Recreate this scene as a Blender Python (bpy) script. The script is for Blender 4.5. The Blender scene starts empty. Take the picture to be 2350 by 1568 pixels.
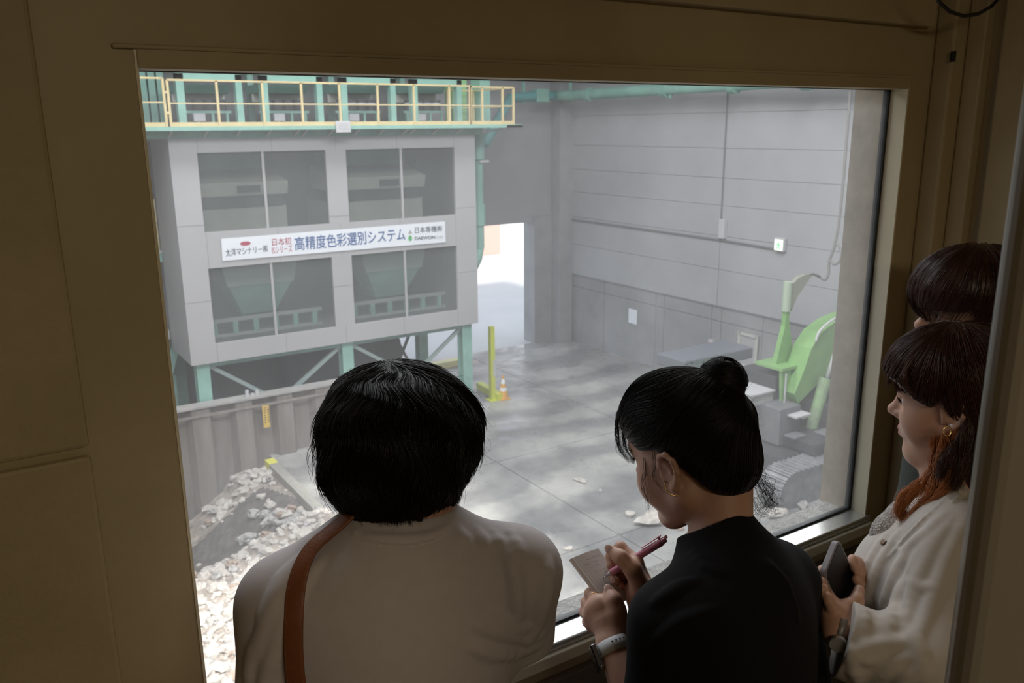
import bpy, bmesh, math, random
import numpy as np
from mathutils import Vector, Matrix
random.seed(7); RNG = np.random.default_rng(7)
S = bpy.context.scene
COL = S.collection
# ------------------------------------------------------------------ camera, world, sun, exposure
RT = Vector((0.83673368, -0.54754159, -0.00865744))
UP = Vector((0.14119485, 0.2004401, 0.9694781))
FW = Vector((0.52909428, 0.81241737, -0.24502504))
FPX = 1949.8
CAM = Vector((0, 0, 1.85))
cd = bpy.data.cameras.new('camera'); cam = bpy.data.objects.new('camera', cd); COL.objects.link(cam)
cd.sensor_width = 36; cd.lens = FPX/2350*36; cd.clip_start = .02; cd.clip_end = 400
m3 = Matrix((RT, UP, -FW)).transposed()
cam.matrix_world = Matrix.Translation(CAM) @ m3.to_4x4()
cd.dof.use_dof = True; cd.dof.focus_distance = 1.3; cd.dof.aperture_fstop = 12.0
S.camera = cam
S.view_settings.view_transform = 'Standard'; S.view_settings.look = 'None'
S.view_settings.gamma = 1; S.view_settings.use_curve_mapping = False
S.view_settings.exposure = 0.0
S.cycles.max_bounces = 8; S.cycles.transparent_max_bounces = 16; S.cycles.caustics_reflective = False; S.cycles.caustics_refractive = False
S.cycles.use_denoising = True; S.cycles.sample_clamp_indirect = 6
w = bpy.data.worlds.new('sky'); S.world = w; w.use_nodes = True
bg = w.node_tree.nodes['Background']; bg.inputs[0].default_value = (.72, .82, 1, 1); bg.inputs[1].default_value = 1.6
SUN_DIR = Vector((.25, .6, -.75)).normalized()
def light(name, kind, loc, energy, color=(1, 1, 1), size=None, rot=None, dirv=None, spread=None):
    l = bpy.data.lights.new(name, kind); o = bpy.data.objects.new(name, l); COL.objects.link(o)
    o.location = loc; l.energy = energy; l.color = color
    if kind == 'AREA': l.shape = 'RECTANGLE'; l.size, l.size_y = size
    if spread: l.spread = spread
    if dirv is not None: o.rotation_euler = Vector(dirv).to_track_quat('-Z', 'Y').to_euler()
    if rot: o.rotation_euler = rot
    return o
s = light('sun', 'SUN', (0, -20, 30), 5.2, (1, .97, .9), dirv=SUN_DIR); s.data.angle = .06
# added area lights under the hall roof, fill standing in for daylight
HALL_E = 1.5
light('hall_fill_near', 'AREA', (5, 8, 7.9), 1300*HALL_E, (.97, .98, 1), (12, 4), dirv=(0, .15, -1))
light('hall_fill_mid', 'AREA', (7, 16.5, 7.9), 800*HALL_E, (.97, .98, 1), (12, 3), dirv=(0, .1, -1))
light('hall_fill_right', 'AREA', (14, 10, 7.9), 800*HALL_E, (.97, .98, 1), (4, 12), dirv=(.3, .1, -1))
light('hall_fill_left', 'AREA', (-4, 13, 7.9), 900*HALL_E, (.97, .98, 1), (6, 10), dirv=(.35, .1, -1))
# weak warm area light added behind the photographer for the room's ambient
light('room_fill', 'AREA', (.3, -1.2, 2.36), 12.5, (1, .84, .60), (1.0, .3), dirv=(.1, .25, -1))

# ------------------------------------------------------------------ pixel -> point on a known plane
def ray(px, py): return RT*(px-1175)+UP*(784-py)+FW*FPX
def pY(px, py, Y): d = ray(px, py); return CAM+d*(Y/d.y)
def pX(px, py, X): d = ray(px, py); return CAM+d*(X/d.x)
def pZ(px, py, Z): d = ray(px, py); return CAM+d*((Z-1.85)/d.z)
def pD(px, py, D): return CAM+ray(px, py)*(D/FPX)

# ------------------------------------------------------------------ materials
MATS = {}
def mat(name, col, rough=.6, metal=0, var=.0, scale=3., bump=0., bscale=40., col2=None, spec=.5, coat=0, stretch=None, sub=0):
    if name in MATS: return MATS[name]
    m = bpy.data.materials.new(name); m.use_nodes = True; nt = m.node_tree; N = nt.nodes; L = nt.links
    b = N['Principled BSDF']; b.inputs['Roughness'].default_value = rough; b.inputs['Metallic'].default_value = metal
    b.inputs['Specular IOR Level'].default_value = spec; b.inputs['Coat Weight'].default_value = coat
    b.inputs['Base Color'].default_value = (*col, 1)
    if sub: b.inputs['Subsurface Weight'].default_value = sub; b.inputs['Subsurface Radius'].default_value = (.02, .008, .004); b.inputs['Subsurface Scale'].default_value = .3
    tc = N.new('ShaderNodeTexCoord'); mp = N.new('ShaderNodeMapping'); L.new(tc.outputs['Object'], mp.inputs[0])
    if stretch: mp.inputs['Scale'].default_value = stretch
    if var or col2:
        n = N.new('ShaderNodeTexNoise'); n.inputs['Scale'].default_value = scale; n.inputs['Detail'].default_value = 6; n.inputs['Roughness'].default_value = .6
        L.new(mp.outputs[0], n.inputs['Vector'])
        r = N.new('ShaderNodeValToRGB'); r.color_ramp.elements[0].position = .32; r.color_ramp.elements[1].position = .68
        c2 = col2 or tuple(max(0, c*(1-var)) for c in col)
        r.color_ramp.elements[0].color = (*c2, 1); r.color_ramp.elements[1].color = (*[min(1, c*(1+var*.4)) for c in col], 1)
        L.new(n.outputs[0], r.inputs[0]); L.new(r.outputs[0], b.inputs['Base Color'])
    if bump:
        n2 = N.new('ShaderNodeTexNoise'); n2.inputs['Scale'].default_value = bscale; n2.inputs['Detail'].default_value = 5
        L.new(mp.outputs[0], n2.inputs['Vector'])
        bp = N.new('ShaderNodeBump'); bp.inputs['Strength'].default_value = bump; bp.inputs['Distance'].default_value = .02
        L.new(n2.outputs[0], bp.inputs['Height']); L.new(bp.outputs[0], b.inputs['Normal'])
    MATS[name] = m; return m
def emit(name, col, st):
    m = bpy.data.materials.new(name); m.use_nodes = True
    b = m.node_tree.nodes['Principled BSDF']; b.inputs['Base Color'].default_value = (*col, 1)
    b.inputs['Emission Color'].default_value = (*col, 1); b.inputs['Emission Strength'].default_value = st
    MATS[name] = m; return m

# ------------------------------------------------------------------ mesh builder
def woff(p):
    v = Vector((0, 0, 0))
    while p is not None: v += p.location; p = p.parent
    return v
def place(o, parent):
    # vertices come in world coordinates: make them local to the parent, or put the origin at the thing's base
    me = o.data
    if parent is None:
        n = len(me.vertices); co = np.empty(n*3, np.float32); me.vertices.foreach_get('co', co); co = co.reshape(-1, 3)
        lo = co.min(0); hi = co.max(0); v = Vector(((lo[0]+hi[0])/2, (lo[1]+hi[1])/2, lo[2])); o.location = v
    else:
        v = woff(parent); o.parent = parent
    me.transform(Matrix.Translation(-v))
class MB:
    def __init__(s): s.bm = bmesh.new()
    def box(s, x0, x1, y0, y1, z0, z1):
        v = [s.bm.verts.new(p) for p in ((x0,y0,z0),(x1,y0,z0),(x1,y1,z0),(x0,y1,z0),(x0,y0,z1),(x1,y0,z1),(x1,y1,z1),(x0,y1,z1))]
        for f in ((0,3,2,1),(4,5,6,7),(0,1,5,4),(1,2,6,5),(2,3,7,6),(3,0,4,7)): s.bm.faces.new([v[i] for i in f])
        return s
    def beam(s, a, b, w, h, upv=(0, 0, 1)):
        a = Vector(a); b = Vector(b); d = (b-a).normalized(); u = Vector(upv)
        if abs(d.dot(u)) > .98: u = Vector((0, 1, 0))
        x = d.cross(u).normalized(); y = x.cross(d)
        v = [s.bm.verts.new(p+x*i*w/2+y*j*h/2) for p in (a, b) for i, j in ((-1,-1),(1,-1),(1,1),(-1,1))]
        for f in ((0,1,2,3),(7,6,5,4),(0,4,5,1),(1,5,6,2),(2,6,7,3),(3,7,4,0)): s.bm.faces.new([v[i] for i in f])
        return s
    def tube(s, pts, r, seg=10, cap=True):
        pts = [Vector(p) for p in pts]; n = len(pts); rs = r if hasattr(r, '__len__') else [r]*n
        rings = []; px = None
        for i, p in enumerate(pts):
            d = (pts[min(i+1, n-1)]-pts[max(i-1, 0)]).normalized()
            if px is None:
                u = Vector((0,0,1)) if abs(d.z) < .9 else Vector((0,1,0)); x = d.cross(u).normalized()
            else: x = (px-d*px.dot(d)).normalized()
            px = x; y = d.cross(x)
            rings.append([s.bm.verts.new(p+(x*math.cos(t)+y*math.sin(t))*rs[i]) for t in [k*2*math.pi/seg for k in range(seg)]])
        for a, b in zip(rings, rings[1:]):
            for k in range(seg): s.bm.faces.new((a[k], a[(k+1)%seg], b[(k+1)%seg], b[k]))
        if cap: s.bm.faces.new(rings[0][::-1]); s.bm.faces.new(rings[-1])
        return s
    def prism(s, poly, vec):
        vec = Vector(vec); a = [s.bm.verts.new(Vector(p)) for p in poly]; b = [s.bm.verts.new(Vector(p)+vec) for p in poly]
        s.bm.faces.new(a[::-1]); s.bm.faces.new(b); n = len(a)
        for k in range(n): s.bm.faces.new((a[k], a[(k+1)%n], b[(k+1)%n], b[k]))
        return s
    def quad(s, *p): s.bm.faces.new([s.bm.verts.new(q) for q in p]); return s
    def loft(s, rings, cap=True):
        R_ = [[s.bm.verts.new(p) for p in r] for r in rings]; n = len(rings[0])
        for a, b in zip(R_, R_[1:]):
            for k in range(n): s.bm.faces.new((a[k], a[(k+1)%n], b[(k+1)%n], b[k]))
        if cap: s.bm.faces.new(R_[0][::-1]); s.bm.faces.new(R_[-1])
        return s
    def build(s, name, m, parent=None, smooth=False, bevel=0, loc=None):
        bmesh.ops.recalc_face_normals(s.bm, faces=s.bm.faces)
        me = bpy.data.meshes.new(name); s.bm.to_mesh(me); s.bm.free()
        o = bpy.data.objects.new(name, me); COL.objects.link(o)
        me.materials.append(m)
        if smooth:
            for p in me.polygons: p.use_smooth = True
        if bevel:
            b = o.modifiers.new('bevel', 'BEVEL'); b.width = bevel; b.segments = 2; b.limit_method = 'ANGLE'
        place(o, parent)
        return o
def tag(o, label, cat, group=None, kind=None):
    if label: o['label'] = label
    if cat: o['category'] = cat
    if group: o['group'] = group
    if kind: o['kind'] = kind
    return o
def thing(name, label, cat, loc=(0, 0, 0), group=None):
    o = bpy.data.objects.new(name, None); COL.objects.link(o); o.location = loc; o.empty_display_size = .1
    return tag(o, label, cat, group)
def struct(name, mb, m, **k):
    o = mb.build(name, m, **k); o['kind'] = 'structure'; return o
def copy_tree(o, dloc, label, group=None):
    c = o.copy(); COL.objects.link(c); c.location = o.location+Vector(dloc)
    if label: c['label'] = label
    if group: c['group'] = group
    for ch in list(o.children):
        d = ch.copy(); COL.objects.link(d); d.parent = c
        for g in ch.children:
            e = g.copy(); COL.objects.link(e); e.parent = d
    return c
TEXTN = [0]
def text_mesh(name, s, size, m, parent, origin, xdir, updir, align='LEFT', sx=1.0, bold=0):
    c = bpy.data.curves.new('t', 'FONT'); c.body = s; c.size = size; c.align_x = align; c.extrude = .004; c.offset = bold
    o = bpy.data.objects.new('t', c); COL.objects.link(o)
    me = bpy.data.meshes.new_from_object(o.evaluated_get(bpy.context.evaluated_depsgraph_get()))
    bpy.data.objects.remove(o); bpy.data.curves.remove(c)
    x = Vector(xdir).normalized(); u = Vector(updir); u = (u-x*u.dot(x)).normalized(); z = x.cross(u)
    for v in me.vertices:
        q = v.co; v.co = Vector(origin)+x*q.x*sx+u*q.y+z*q.z
    me.materials.clear(); me.materials.append(m)
    ob = bpy.data.objects.new(name, me); COL.objects.link(ob); place(ob, parent)
    return ob
# ------------------------------------------------------------------ room shell
M_wall = mat('cream_paint', (.46, .375, .22), .55, var=.12, scale=2.5, bump=.08, bscale=25)
M_wall2 = mat('cream_panel', (.45, .36, .205), .6, var=.15, scale=3, bump=.12, bscale=60)
M_lower = mat('dark_lower_paint', (.16, .125, .10), .6, var=.15, scale=4)
M_alu = mat('bare_aluminium', (.66, .66, .64), .32, .85, var=.08, scale=20)
M_frame = mat('cream_frame_paint', (.80, .74, .56), .4, var=.06, scale=6)
M_gasket = mat('black_rubber', (.012, .014, .014), .5)
M_lino = mat('grey_lino', (.2, .18, .15), .5, var=.2)
YI, YG, YO = 1.25, 1.30, 1.36
WX0, WX1, WZ0, WZ1 = .231, 1.946, .814, 1.955
b = MB()
for x0, x1, z0, z1 in ((-1.6, WX0, -.1, 2.5), (WX1, 2.2, -.1, 2.5), (WX0, WX1, -.1, WZ0), (WX0, WX1, WZ1, 2.5)):
    b.box(x0, x1, YI, YO, z0, z1)
struct('wall_front', b, M_wall)
struct('wall_right', MB().box(2.12, 2.2, -2.5, YI, -.1, 2.5), M_wall2)
struct('wall_left', MB().box(-1.7, -1.6, -2.5, YI, -.1, 2.5), M_wall2)
struct('wall_back', MB().box(-1.7, 2.2, -2.6, -2.5, -.1, 2.5), M_wall2)
struct('floor', MB().box(-1.6, 2.12, -2.5, YI, -.1, 0), M_lino)
struct('ceiling', MB().box(-1.7, 2.2, -2.6, YO, 2.4, 2.5), M_wall2)
struct('trim_1', MB().box(-1.5, .112, YI-.014, YI-.0005, 1.428, 2.39), M_wall2, bevel=.006)
struct('trim_2', MB().box(-1.5, .112, YI-.014, YI-.0005, .1, 1.416), M_wall2, bevel=.006)
struct('trim_3', MB().box(.55, 1.985, YI-.03, YI-.0005, 2.068, 2.39), M_wall, bevel=.004)
struct('trim_4', MB().box(2.035, 2.118, YI-.05, YI-.0005, 0, 2.39), M_wall, bevel=.006)
struct('trim_5', MB().box(2.085, 2.119, 1.155, 1.199, 0, 2.39), M_wall, bevel=.004)
struct('trim_6', MB().box(2.10, 2.119, .3, 1.125, 0, 2.39), M_wall2, bevel=.006)
struct('trim_7', MB().box(-1.5, 2.03, YI-.02, YI-.0005, .1, .745), M_lower, bevel=.004)
# window unit: a stepped frame, rubber gasket, glass, outer sill
win = thing('window_1', None, None, ((WX0+WX1)/2, YI, WZ0)); win['kind'] = 'structure'
b = MB()
b.box(WX0-.001, WX1+.001, YI-.004, YG-.004, WZ1-.026, WZ1)          # head with its lip
b.box(WX0-.03, WX1+.006, YI-.007, YI, WZ1-.002, WZ1+.004)
b.build('window_head', M_wall, win, bevel=.002)
MB().box(WX1-.001, WX1+.004, YI-.002, YG, WZ0, WZ1).build('window_jamb', M_frame, win)
MB().box(WX0-.004, WX0, YI-.002, YG, WZ0, WZ1).build('window_jamb', M_frame, win)
MB().box(WX0-.02, WX1+.012, YI-.012, YG-.002, WZ0-.006, WZ0+.012).build('window_stool', M_alu, win, bevel=.003)
MB().box(WX0-.02, WX1+.014, YI-.022, YI-.0005, WZ0-.034, WZ0-.006).build('window_stool_lip', M_frame, win, bevel=.003)
b = MB()
b.box(WX0, WX1, YG-.008, YG+.008, WZ0+.012, WZ0+.018); b.box(WX1-.008, WX1, YG-.008, YG+.008, WZ0+.012, WZ1-.02)
b.box(WX0, WX0+.004, YG-.008, YG+.008, WZ0+.012, WZ1-.02); b.box(WX0, WX1, YG-.008, YG+.008, WZ1-.027, WZ1-.02)
b.build('gasket', M_gasket, win)
M_sill = mat('gritty_concrete_sill', (.42, .40, .36), .9, var=.35, scale=30, bump=.6, bscale=120)
M_outj = mat('dusty_outer_jamb', (.50, .42, .30), .8, var=.25, scale=12)
b = MB(); b.box(WX0, WX1, YG+.01, YO+.01, WZ0-.03, WZ0+.006); b.build('outer_sill', M_sill, win)
b = MB(); b.box(WX1-.003, WX1+.03, YG+.01, YO+.03, WZ0, WZ1); b.build('outer_jamb', M_outj, win)
# dusty pane
gm = bpy.data.materials.new('dusty_glass'); gm.use_nodes = True; nt = gm.node_tree; N = nt.nodes; L = nt.links; N.clear()
out = N.new('ShaderNodeOutputMaterial'); tr = N.new('ShaderNodeBsdfTransparent'); tr.inputs[0].default_value = (.97, .98, .98, 1)
tl = N.new('ShaderNodeBsdfTranslucent'); tl.inputs[0].default_value = (.92, .92, .92, 1)
gl = N.new('ShaderNodeBsdfGlossy'); gl.inputs['Roughness'].default_value = .02
tc = N.new('ShaderNodeTexCoord'); mp = N.new('ShaderNodeMapping'); mp.inputs['Scale'].default_value = (3, 3, 1.4)
n1 = N.new('ShaderNodeTexNoise'); n1.inputs['Scale'].default_value = 1.6; n1.inputs['Detail'].default_value = 6
L.new(tc.outputs['Object'], mp.inputs[0]); L.new(mp.outputs[0], n1.inputs['Vector'])
mr = N.new('ShaderNodeMapRange'); mr.inputs[1].default_value = .3; mr.inputs[2].default_value = .7; mr.inputs[3].default_value = .055; mr.inputs[4].default_value = .10
L.new(n1.outputs[0], mr.inputs[0])
mx = N.new('ShaderNodeMixShader'); L.new(mr.outputs[0], mx.inputs[0]); L.new(tr.outputs[0], mx.inputs[1]); L.new(tl.outputs[0], mx.inputs[2])
mx2 = N.new('ShaderNodeMixShader'); mx2.inputs[0].default_value = .012; L.new(mx.outputs[0], mx2.inputs[1]); L.new(gl.outputs[0], mx2.inputs[2])
L.new(mx2.outputs[0], out.inputs[0])
MB().box(WX0+.001, WX1-.001, YG-.003, YG+.003, WZ0+.013, WZ1-.021).build('pane', gm, win)
# small fittings on the wall beside the window
b = MB(); c = pY(2113, 685, YI-.006); b.box(c.x-.014, c.x+.012, YI-.03, YI-.001, c.z-.028, c.z+.018)
o = b.build('window_latch', M_frame, bevel=.003); tag(o, 'small cream latch plate fixed to the wall right of the window', 'latch')
c = pY(2181, 130, YI-.05); o = MB().box(c.x-.003, c.x+.003, c.y-.012, c.y-.001, c.z-.012, c.z+.012).build('wall_slot', M_gasket); tag(o, 'small dark slot plate at the top of the corner post', 'slot plate')
pts = [pY(*q, 1.10) for q in ((2120, -60), (2140, -20), (2158, 8), (2180, 27), (2212, 37), (2245, 32), (2275, 15), (2300, -12), (2320, -60))]
M_black = mat('black_plastic', (.012, .012, .014), .45)
pts[0].z = 2.395; pts[-1].z = 2.395
o = MB().tube(pts, .0042, 8).build('cable', M_black, smooth=True); tag(o, 'black cable looping down from the ceiling in the upper right corner', 'cable')
# door post next to the photographer
M_post = mat('grey_steel_post', (.40, .36, .30), .35, .3, var=.05)
c = pD(2296, 600, .47); c2 = c
prof = []
R = .018; W_, D_ = .12, .10
fx = Vector((.45, -.89, 0)).normalized(); fy = Vector((.89, .45, 0)).normalized()
base = Vector((c.x, c.y, 0))
for cx, cy, a0 in ((R, R, 180), (W_-R, R, 270), (W_-R, D_-R, 0), (R, D_-R, 90)):
    for k in range(7):
        a = math.radians(a0+k*15); prof.append(base+fx*(cx+R*math.cos(a))+fy*(cy+R*math.sin(a)))
b = MB(); b.prism([(p.x, p.y, 0) for p in prof], (0, 0, 2.4)); struct('door_1', b, M_post, smooth=False)

# ------------------------------------------------------------------ the hall
FZ = -6.05
M_conc = mat('hall_floor_concrete', (.40, .39, .375), .34, var=.3, scale=.45, col2=(.16, .16, .165), bump=.05, bscale=3)
M_panel = mat('grey_wall_panel', (.41, .41, .42), .7, var=.10, scale=.5)
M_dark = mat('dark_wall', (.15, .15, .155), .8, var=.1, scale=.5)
M_dirtc = mat('dirty_concrete_wall', (.31, .31, .315), .8, var=.22, scale=.5, bump=.1, bscale=4)
M_roof = mat('roof_sheet', (.3, .3, .3), .8)
nt = M_conc.node_tree; N = nt.nodes; L = nt.links; bsd = N['Principled BSDF']; tcn = N.new('ShaderNodeTexCoord')
wv_ = N.new('ShaderNodeTexWave'); wv_.wave_type = 'RINGS'; wv_.inputs['Scale'].default_value = .16; wv_.inputs['Distortion'].default_value = 9; wv_.inputs['Detail'].default_value = 5; wv_.inputs['Detail Scale'].default_value = .8
nr = N.new('ShaderNodeTexNoise'); nr.inputs['Scale'].default_value = 1.1; nr.inputs['Detail'].default_value = 8; nr.inputs['Distortion'].default_value = 1.5
L.new(tcn.outputs['Object'], wv_.inputs['Vector']); L.new(tcn.outputs['Object'], nr.inputs['Vector'])
old = bsd.inputs['Base Color'].links[0].from_socket
mxc = N.new('ShaderNodeMix'); mxc.data_type = 'RGBA'; mxc.blend_type = 'MULTIPLY'; mxc.inputs[0].default_value = .8
cr1 = N.new('ShaderNodeValToRGB'); cr1.color_ramp.elements[0].position = .35; cr1.color_ramp.elements[0].color = (.70, .70, .71, 1); cr1.color_ramp.elements[1].position = .62; cr1.color_ramp.elements[1].color = (1.25, 1.24, 1.2, 1)
mm = N.new('ShaderNodeMath'); mm.operation = 'ADD'; m2_ = N.new('ShaderNodeMath'); m2_.operation = 'MULTIPLY'; m2_.inputs[1].default_value = .5
L.new(wv_.outputs['Fac'], mm.inputs[0]); L.new(nr.outputs['Fac'], mm.inputs[1]); L.new(mm.outputs[0], m2_.inputs[0]); L.new(m2_.outputs[0], cr1.inputs[0])
L.new(old, mxc.inputs[6]); L.new(cr1.outputs[0], mxc.inputs[7]); L.new(mxc.outputs[2], bsd.inputs['Base Color'])
rr1 = N.new('ShaderNodeMapRange'); rr1.inputs[1].default_value = .35; rr1.inputs[2].default_value = .65; rr1.inputs[3].default_value = .22; rr1.inputs[4].default_value = .55
L.new(nr.outputs['Fac'], rr1.inputs[0]); L.new(rr1.outputs[0], bsd.inputs['Roughness'])
bf_ = MB()
fxs = [5.75, 10.2, 14.6, 19.3]; fys = [1.0, 7.0, 11.8, 16.4, 21.0, 23.4, 25.6]
for a_, c_ in zip(fxs, fxs[1:]):
    for d_, e_ in zip(fys, fys[1:]): bf_.box(a_+.012, c_-.012, d_+.012, e_-.012, FZ-.02, FZ)
bf_.box(5.75, 19.3, 1.0, 25.6, FZ-.3, FZ-.02)
struct('floor', bf_, M_conc).name = 'floor_hall'
struct('floor', MB().box(-14, 5.75, 1.0, 25.6, FZ-3.2, FZ-3), M_conc).name = 'floor_pit'
struct('floor', MB().box(-60, 90, 25.6, 120, FZ-.3, FZ-.01), mat('yard_concrete', (.55, .54, .52), .6, var=.12, scale=.2)).name = 'floor_yard'
# right wall: lower concrete, upper panels; joints as real grooves between panels
b = MB()
zs = [-3.46, -2.35, -1.35, -.45, .35, 1.2, 2.2, 3.6, 8]
ys = [1.0, 8.9, 17.75, 25.6]
for z0, z1 in zip(zs, zs[1:]):
    for y0, y1 in zip(ys, ys[1:]): b.box(18.98, 19.2, y0+.012, y1-.012, z0+.006, z1-.006)
b.box(19.02, 19.3, 1, 25.6, -3.5, 8)
struct('wall_right', b, M_panel).name = 'wall_hall_right'
b = MB()
ys = [1, 5, 9, 11.6, 13.3, 13.9, 16.0, 17.6, 18.0, 20.1, 20.5, 23.2, 25.6]
for y0, y1 in zip(ys, ys[1:]):
    b.box(19.06, 19.3, y0+.02, y1-.02, -3.93, -3.5); b.box(19.06, 19.3, y0+.02, y1-.02, FZ, -3.96)
b.box(19.085, 19.4, 1, 25.6, FZ, -3.48)
struct('wall_right', b, M_dirtc).name = 'wall_hall_lower'
# far wall with the big opening, beams above
OX0, OX1, OZ = 5.5, 17.62, -1.52
b = MB(); b.box(-14, OX0, 25.6, 26, FZ-3, 8); b.box(OX0, 19.3, 25.6, 26, OZ, 8)
struct('wall_far', b, mat('far_wall_grey', (.36, .36, .37), .8, var=.1, scale=.5))
b = MB(); b.box(OX1, 19.3, 25.5, 26.2, FZ, OZ+.2); b.box(18.4, 18.98, 25.0, 25.5, FZ, 8)
struct('trim_8', b, M_dirtc)
struct('wall_left', MB().box(-14.2, -14, 1, 26, FZ-3, 8), M_dark).name = 'wall_hall_left'
b = MB(); b.box(-14, -1.7, 1.0, 1.36, FZ-3, 2.7); b.box(2.2, 19.3, 1.0, 1.36, FZ-3, 2.7); b.box(-1.7, 2.2, 1.37, 1.45, FZ-3, -.1); b.box(-1.7, 2.2, 1.0, 1.36, 2.5, 2.7); b.box(4.5, 19.3, 1.0, 1.36, 2.7, 8)
struct('wall_near', b, M_panel).name = 'wall_hall_near'
b = MB(); b.box(-14, 1.0, 2.9, 7.0, 8, 8.2); b.box(-14, 4.0, 7.0, 26, 8, 8.2); b.box(4.0, 19.3, 1.0, 26, 8, 8.2)
struct('ceiling', b, M_roof).name = 'ceiling_hall'
# ------------------------------------------------------------------ sorting plant
M_teal = mat('mint_green_steel', (.28, .50, .42), .5, var=.15, scale=2)
M_teald = mat('mint_green_steel_dusty', (.20, .36, .31), .6, var=.2, scale=2)
M_yel = mat('yellow_rail_paint', (.70, .57, .31), .5, var=.12, scale=4)
M_clad = mat('light_grey_cladding', (.42, .41, .415), .55, var=.05, scale=.6)
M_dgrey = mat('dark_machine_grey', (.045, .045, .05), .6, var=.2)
M_lgrey = mat('light_grey_box', (.55, .54, .55), .5)
M_white = mat('white_board', (.80, .82, .86), .5)
M_beige = mat('beige_machine_paint', (.62, .60, .54), .5, var=.08)
BX0, BX1, BY, BZ0, BZ1 = 4.135, 11.9, 20.0, -3.48, 1.66
WN = [(4.72, 7.71, -.42, 1.345), (8.23, 11.27, -.42, 1.345), (4.72, 7.71, -3.03, -1.25), (8.23, 11.27, -3.03, -1.25)]
hs = thing('machine_housing', 'light grey clad housing with four dark windows standing on green steel legs', 'machine housing', (8, 21, BZ0))
b = MB(); T = .12
for x0, x1, z0, z1 in ((BX0, 4.72, BZ0, BZ1), (11.27, BX1, BZ0, BZ1), (7.71, 8.23, BZ0, BZ1), (4.72, 7.71, 1.345, BZ1), (8.23, 11.27, 1.345, BZ1),
                       (4.72, 7.71, -1.25, -.42), (8.23, 11.27, -1.25, -.42), (4.72, 7.71, BZ0, -3.03), (8.23, 11.27, BZ0, -3.03)):
    b.box(x0, x1, BY, BY+T, z0, z1)
for z in (-2.0, -.25): b.box(BX0, 4.72, BY-.006, BY, z, z+.012); b.box(7.71, 8.23, BY-.006, BY, z, z+.012); b.box(11.27, BX1, BY-.006, BY, z, z+.012)
for x in (4.74, 6.4, 7.97, 9.6, 11.25): b.box(x, x+.012, BY-.006, BY, BZ0, -3.03); b.box(x, x+.012, BY-.006, BY, 1.345, BZ1); b.box(x, x+.012, BY-.006, BY, -1.25, -.42)
fp = b.build('front_panel', M_clad, hs); fp.data.materials.append(mat('joint_sealant', (.33, .325, .33), .7))  # second material: darker joints between the cladding panels
for p_ in fp.data.polygons:
    if p_.center.y+woff(hs).y < BY-.001: p_.material_index = 1
b = MB(); b.box(BX0, BX0+.1, BY+T, 22.0, BZ0, BZ1); b.build('side_panel', M_clad, hs)
b = MB(); b.box(BX1-.1, BX1, BY+T, 23.2, BZ0, BZ1); b.build('side_panel', M_clad, hs)
MB().box(BX0+.1, BX1-.1, BY+T, 23.2, BZ1-.08, BZ1).build('roof_panel', M_clad, hs)
MB().box(BX0+.1, BX1-.1, BY+T, 23.2, BZ0, BZ0+.1).build('floor_panel', M_clad, hs)
MB().box(BX0+.1, BX1-.1, 23.2, 23.3, BZ0, BZ1).build('rear_panel', mat('housing_rear', (.2, .2, .2), .8), hs)
pm = bpy.data.materials.new('smoky_pane'); pm.use_nodes = True; nt = pm.node_tree; N = nt.nodes; L = nt.links; N.clear()
out = N.new('ShaderNodeOutputMaterial'); tr = N.new('ShaderNodeBsdfTransparent'); tr.inputs[0].default_value = (.9, .92, .91, 1)
df = N.new('ShaderNodeBsdfPrincipled'); df.inputs['Base Color'].default_value = (.30, .33, .33, 1); df.inputs['Roughness'].default_value = .2
mx = N.new('ShaderNodeMixShader'); mx.inputs[0].default_value = .18; L.new(tr.outputs[0], mx.inputs[1]); L.new(df.outputs[0], mx.inputs[2]); L.new(mx.outputs[0], out.inputs[0])
for x0, x1, z0, z1 in WN:
    p = MB().box(x0+.002, x1-.002, BY+.06, BY+.07, z0+.002, z1-.002).build('window_pane', pm, hs)
    xm = (x0+x1)/2-.03
    MB().box(xm-.03, xm+.03, BY+.02, BY+.058, z0+.002, z1-.002).build('mullion', M_clad, p)
# sorters behind the upper windows
for x0, x1, lab in ((4.4, 7.0, 'beige optical sorter with a dark name plate behind the upper left housing window'), (8.1, 10.8, 'beige optical sorter with a dark name plate behind the upper right housing window')):
    t = thing('optical_sorter', lab, 'sorting machine', ((x0+x1)/2, 21.6, -1.2), 'optical sorters in the housing')
    MB().box(x0, x1, 21.0, 22.6, -1.2, .02).build('cabinet', M_beige, t, bevel=.03)
    MB().prism([(x0, 20.75, .62), (x0, 20.85, .3), (x0, 22.2, .3), (x0, 22.2, .9)], (x1-x0, 0, 0)).build('hood', M_beige, t, bevel=.02)
    MB().box(x0, x1-.1, 20.95, 22.4, .02, .3).build('gap_band', M_dgrey, t)
    xm = x0+1.35; MB().box(xm, xm+.55, 20.76, 20.80, .38, .54).build('name_plate', M_dgrey, t)
    MB().box(x0+.3, x1-.3, 21.4, 22.6, .9, 1.5).build('feed_chute', M_teald, t)
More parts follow.
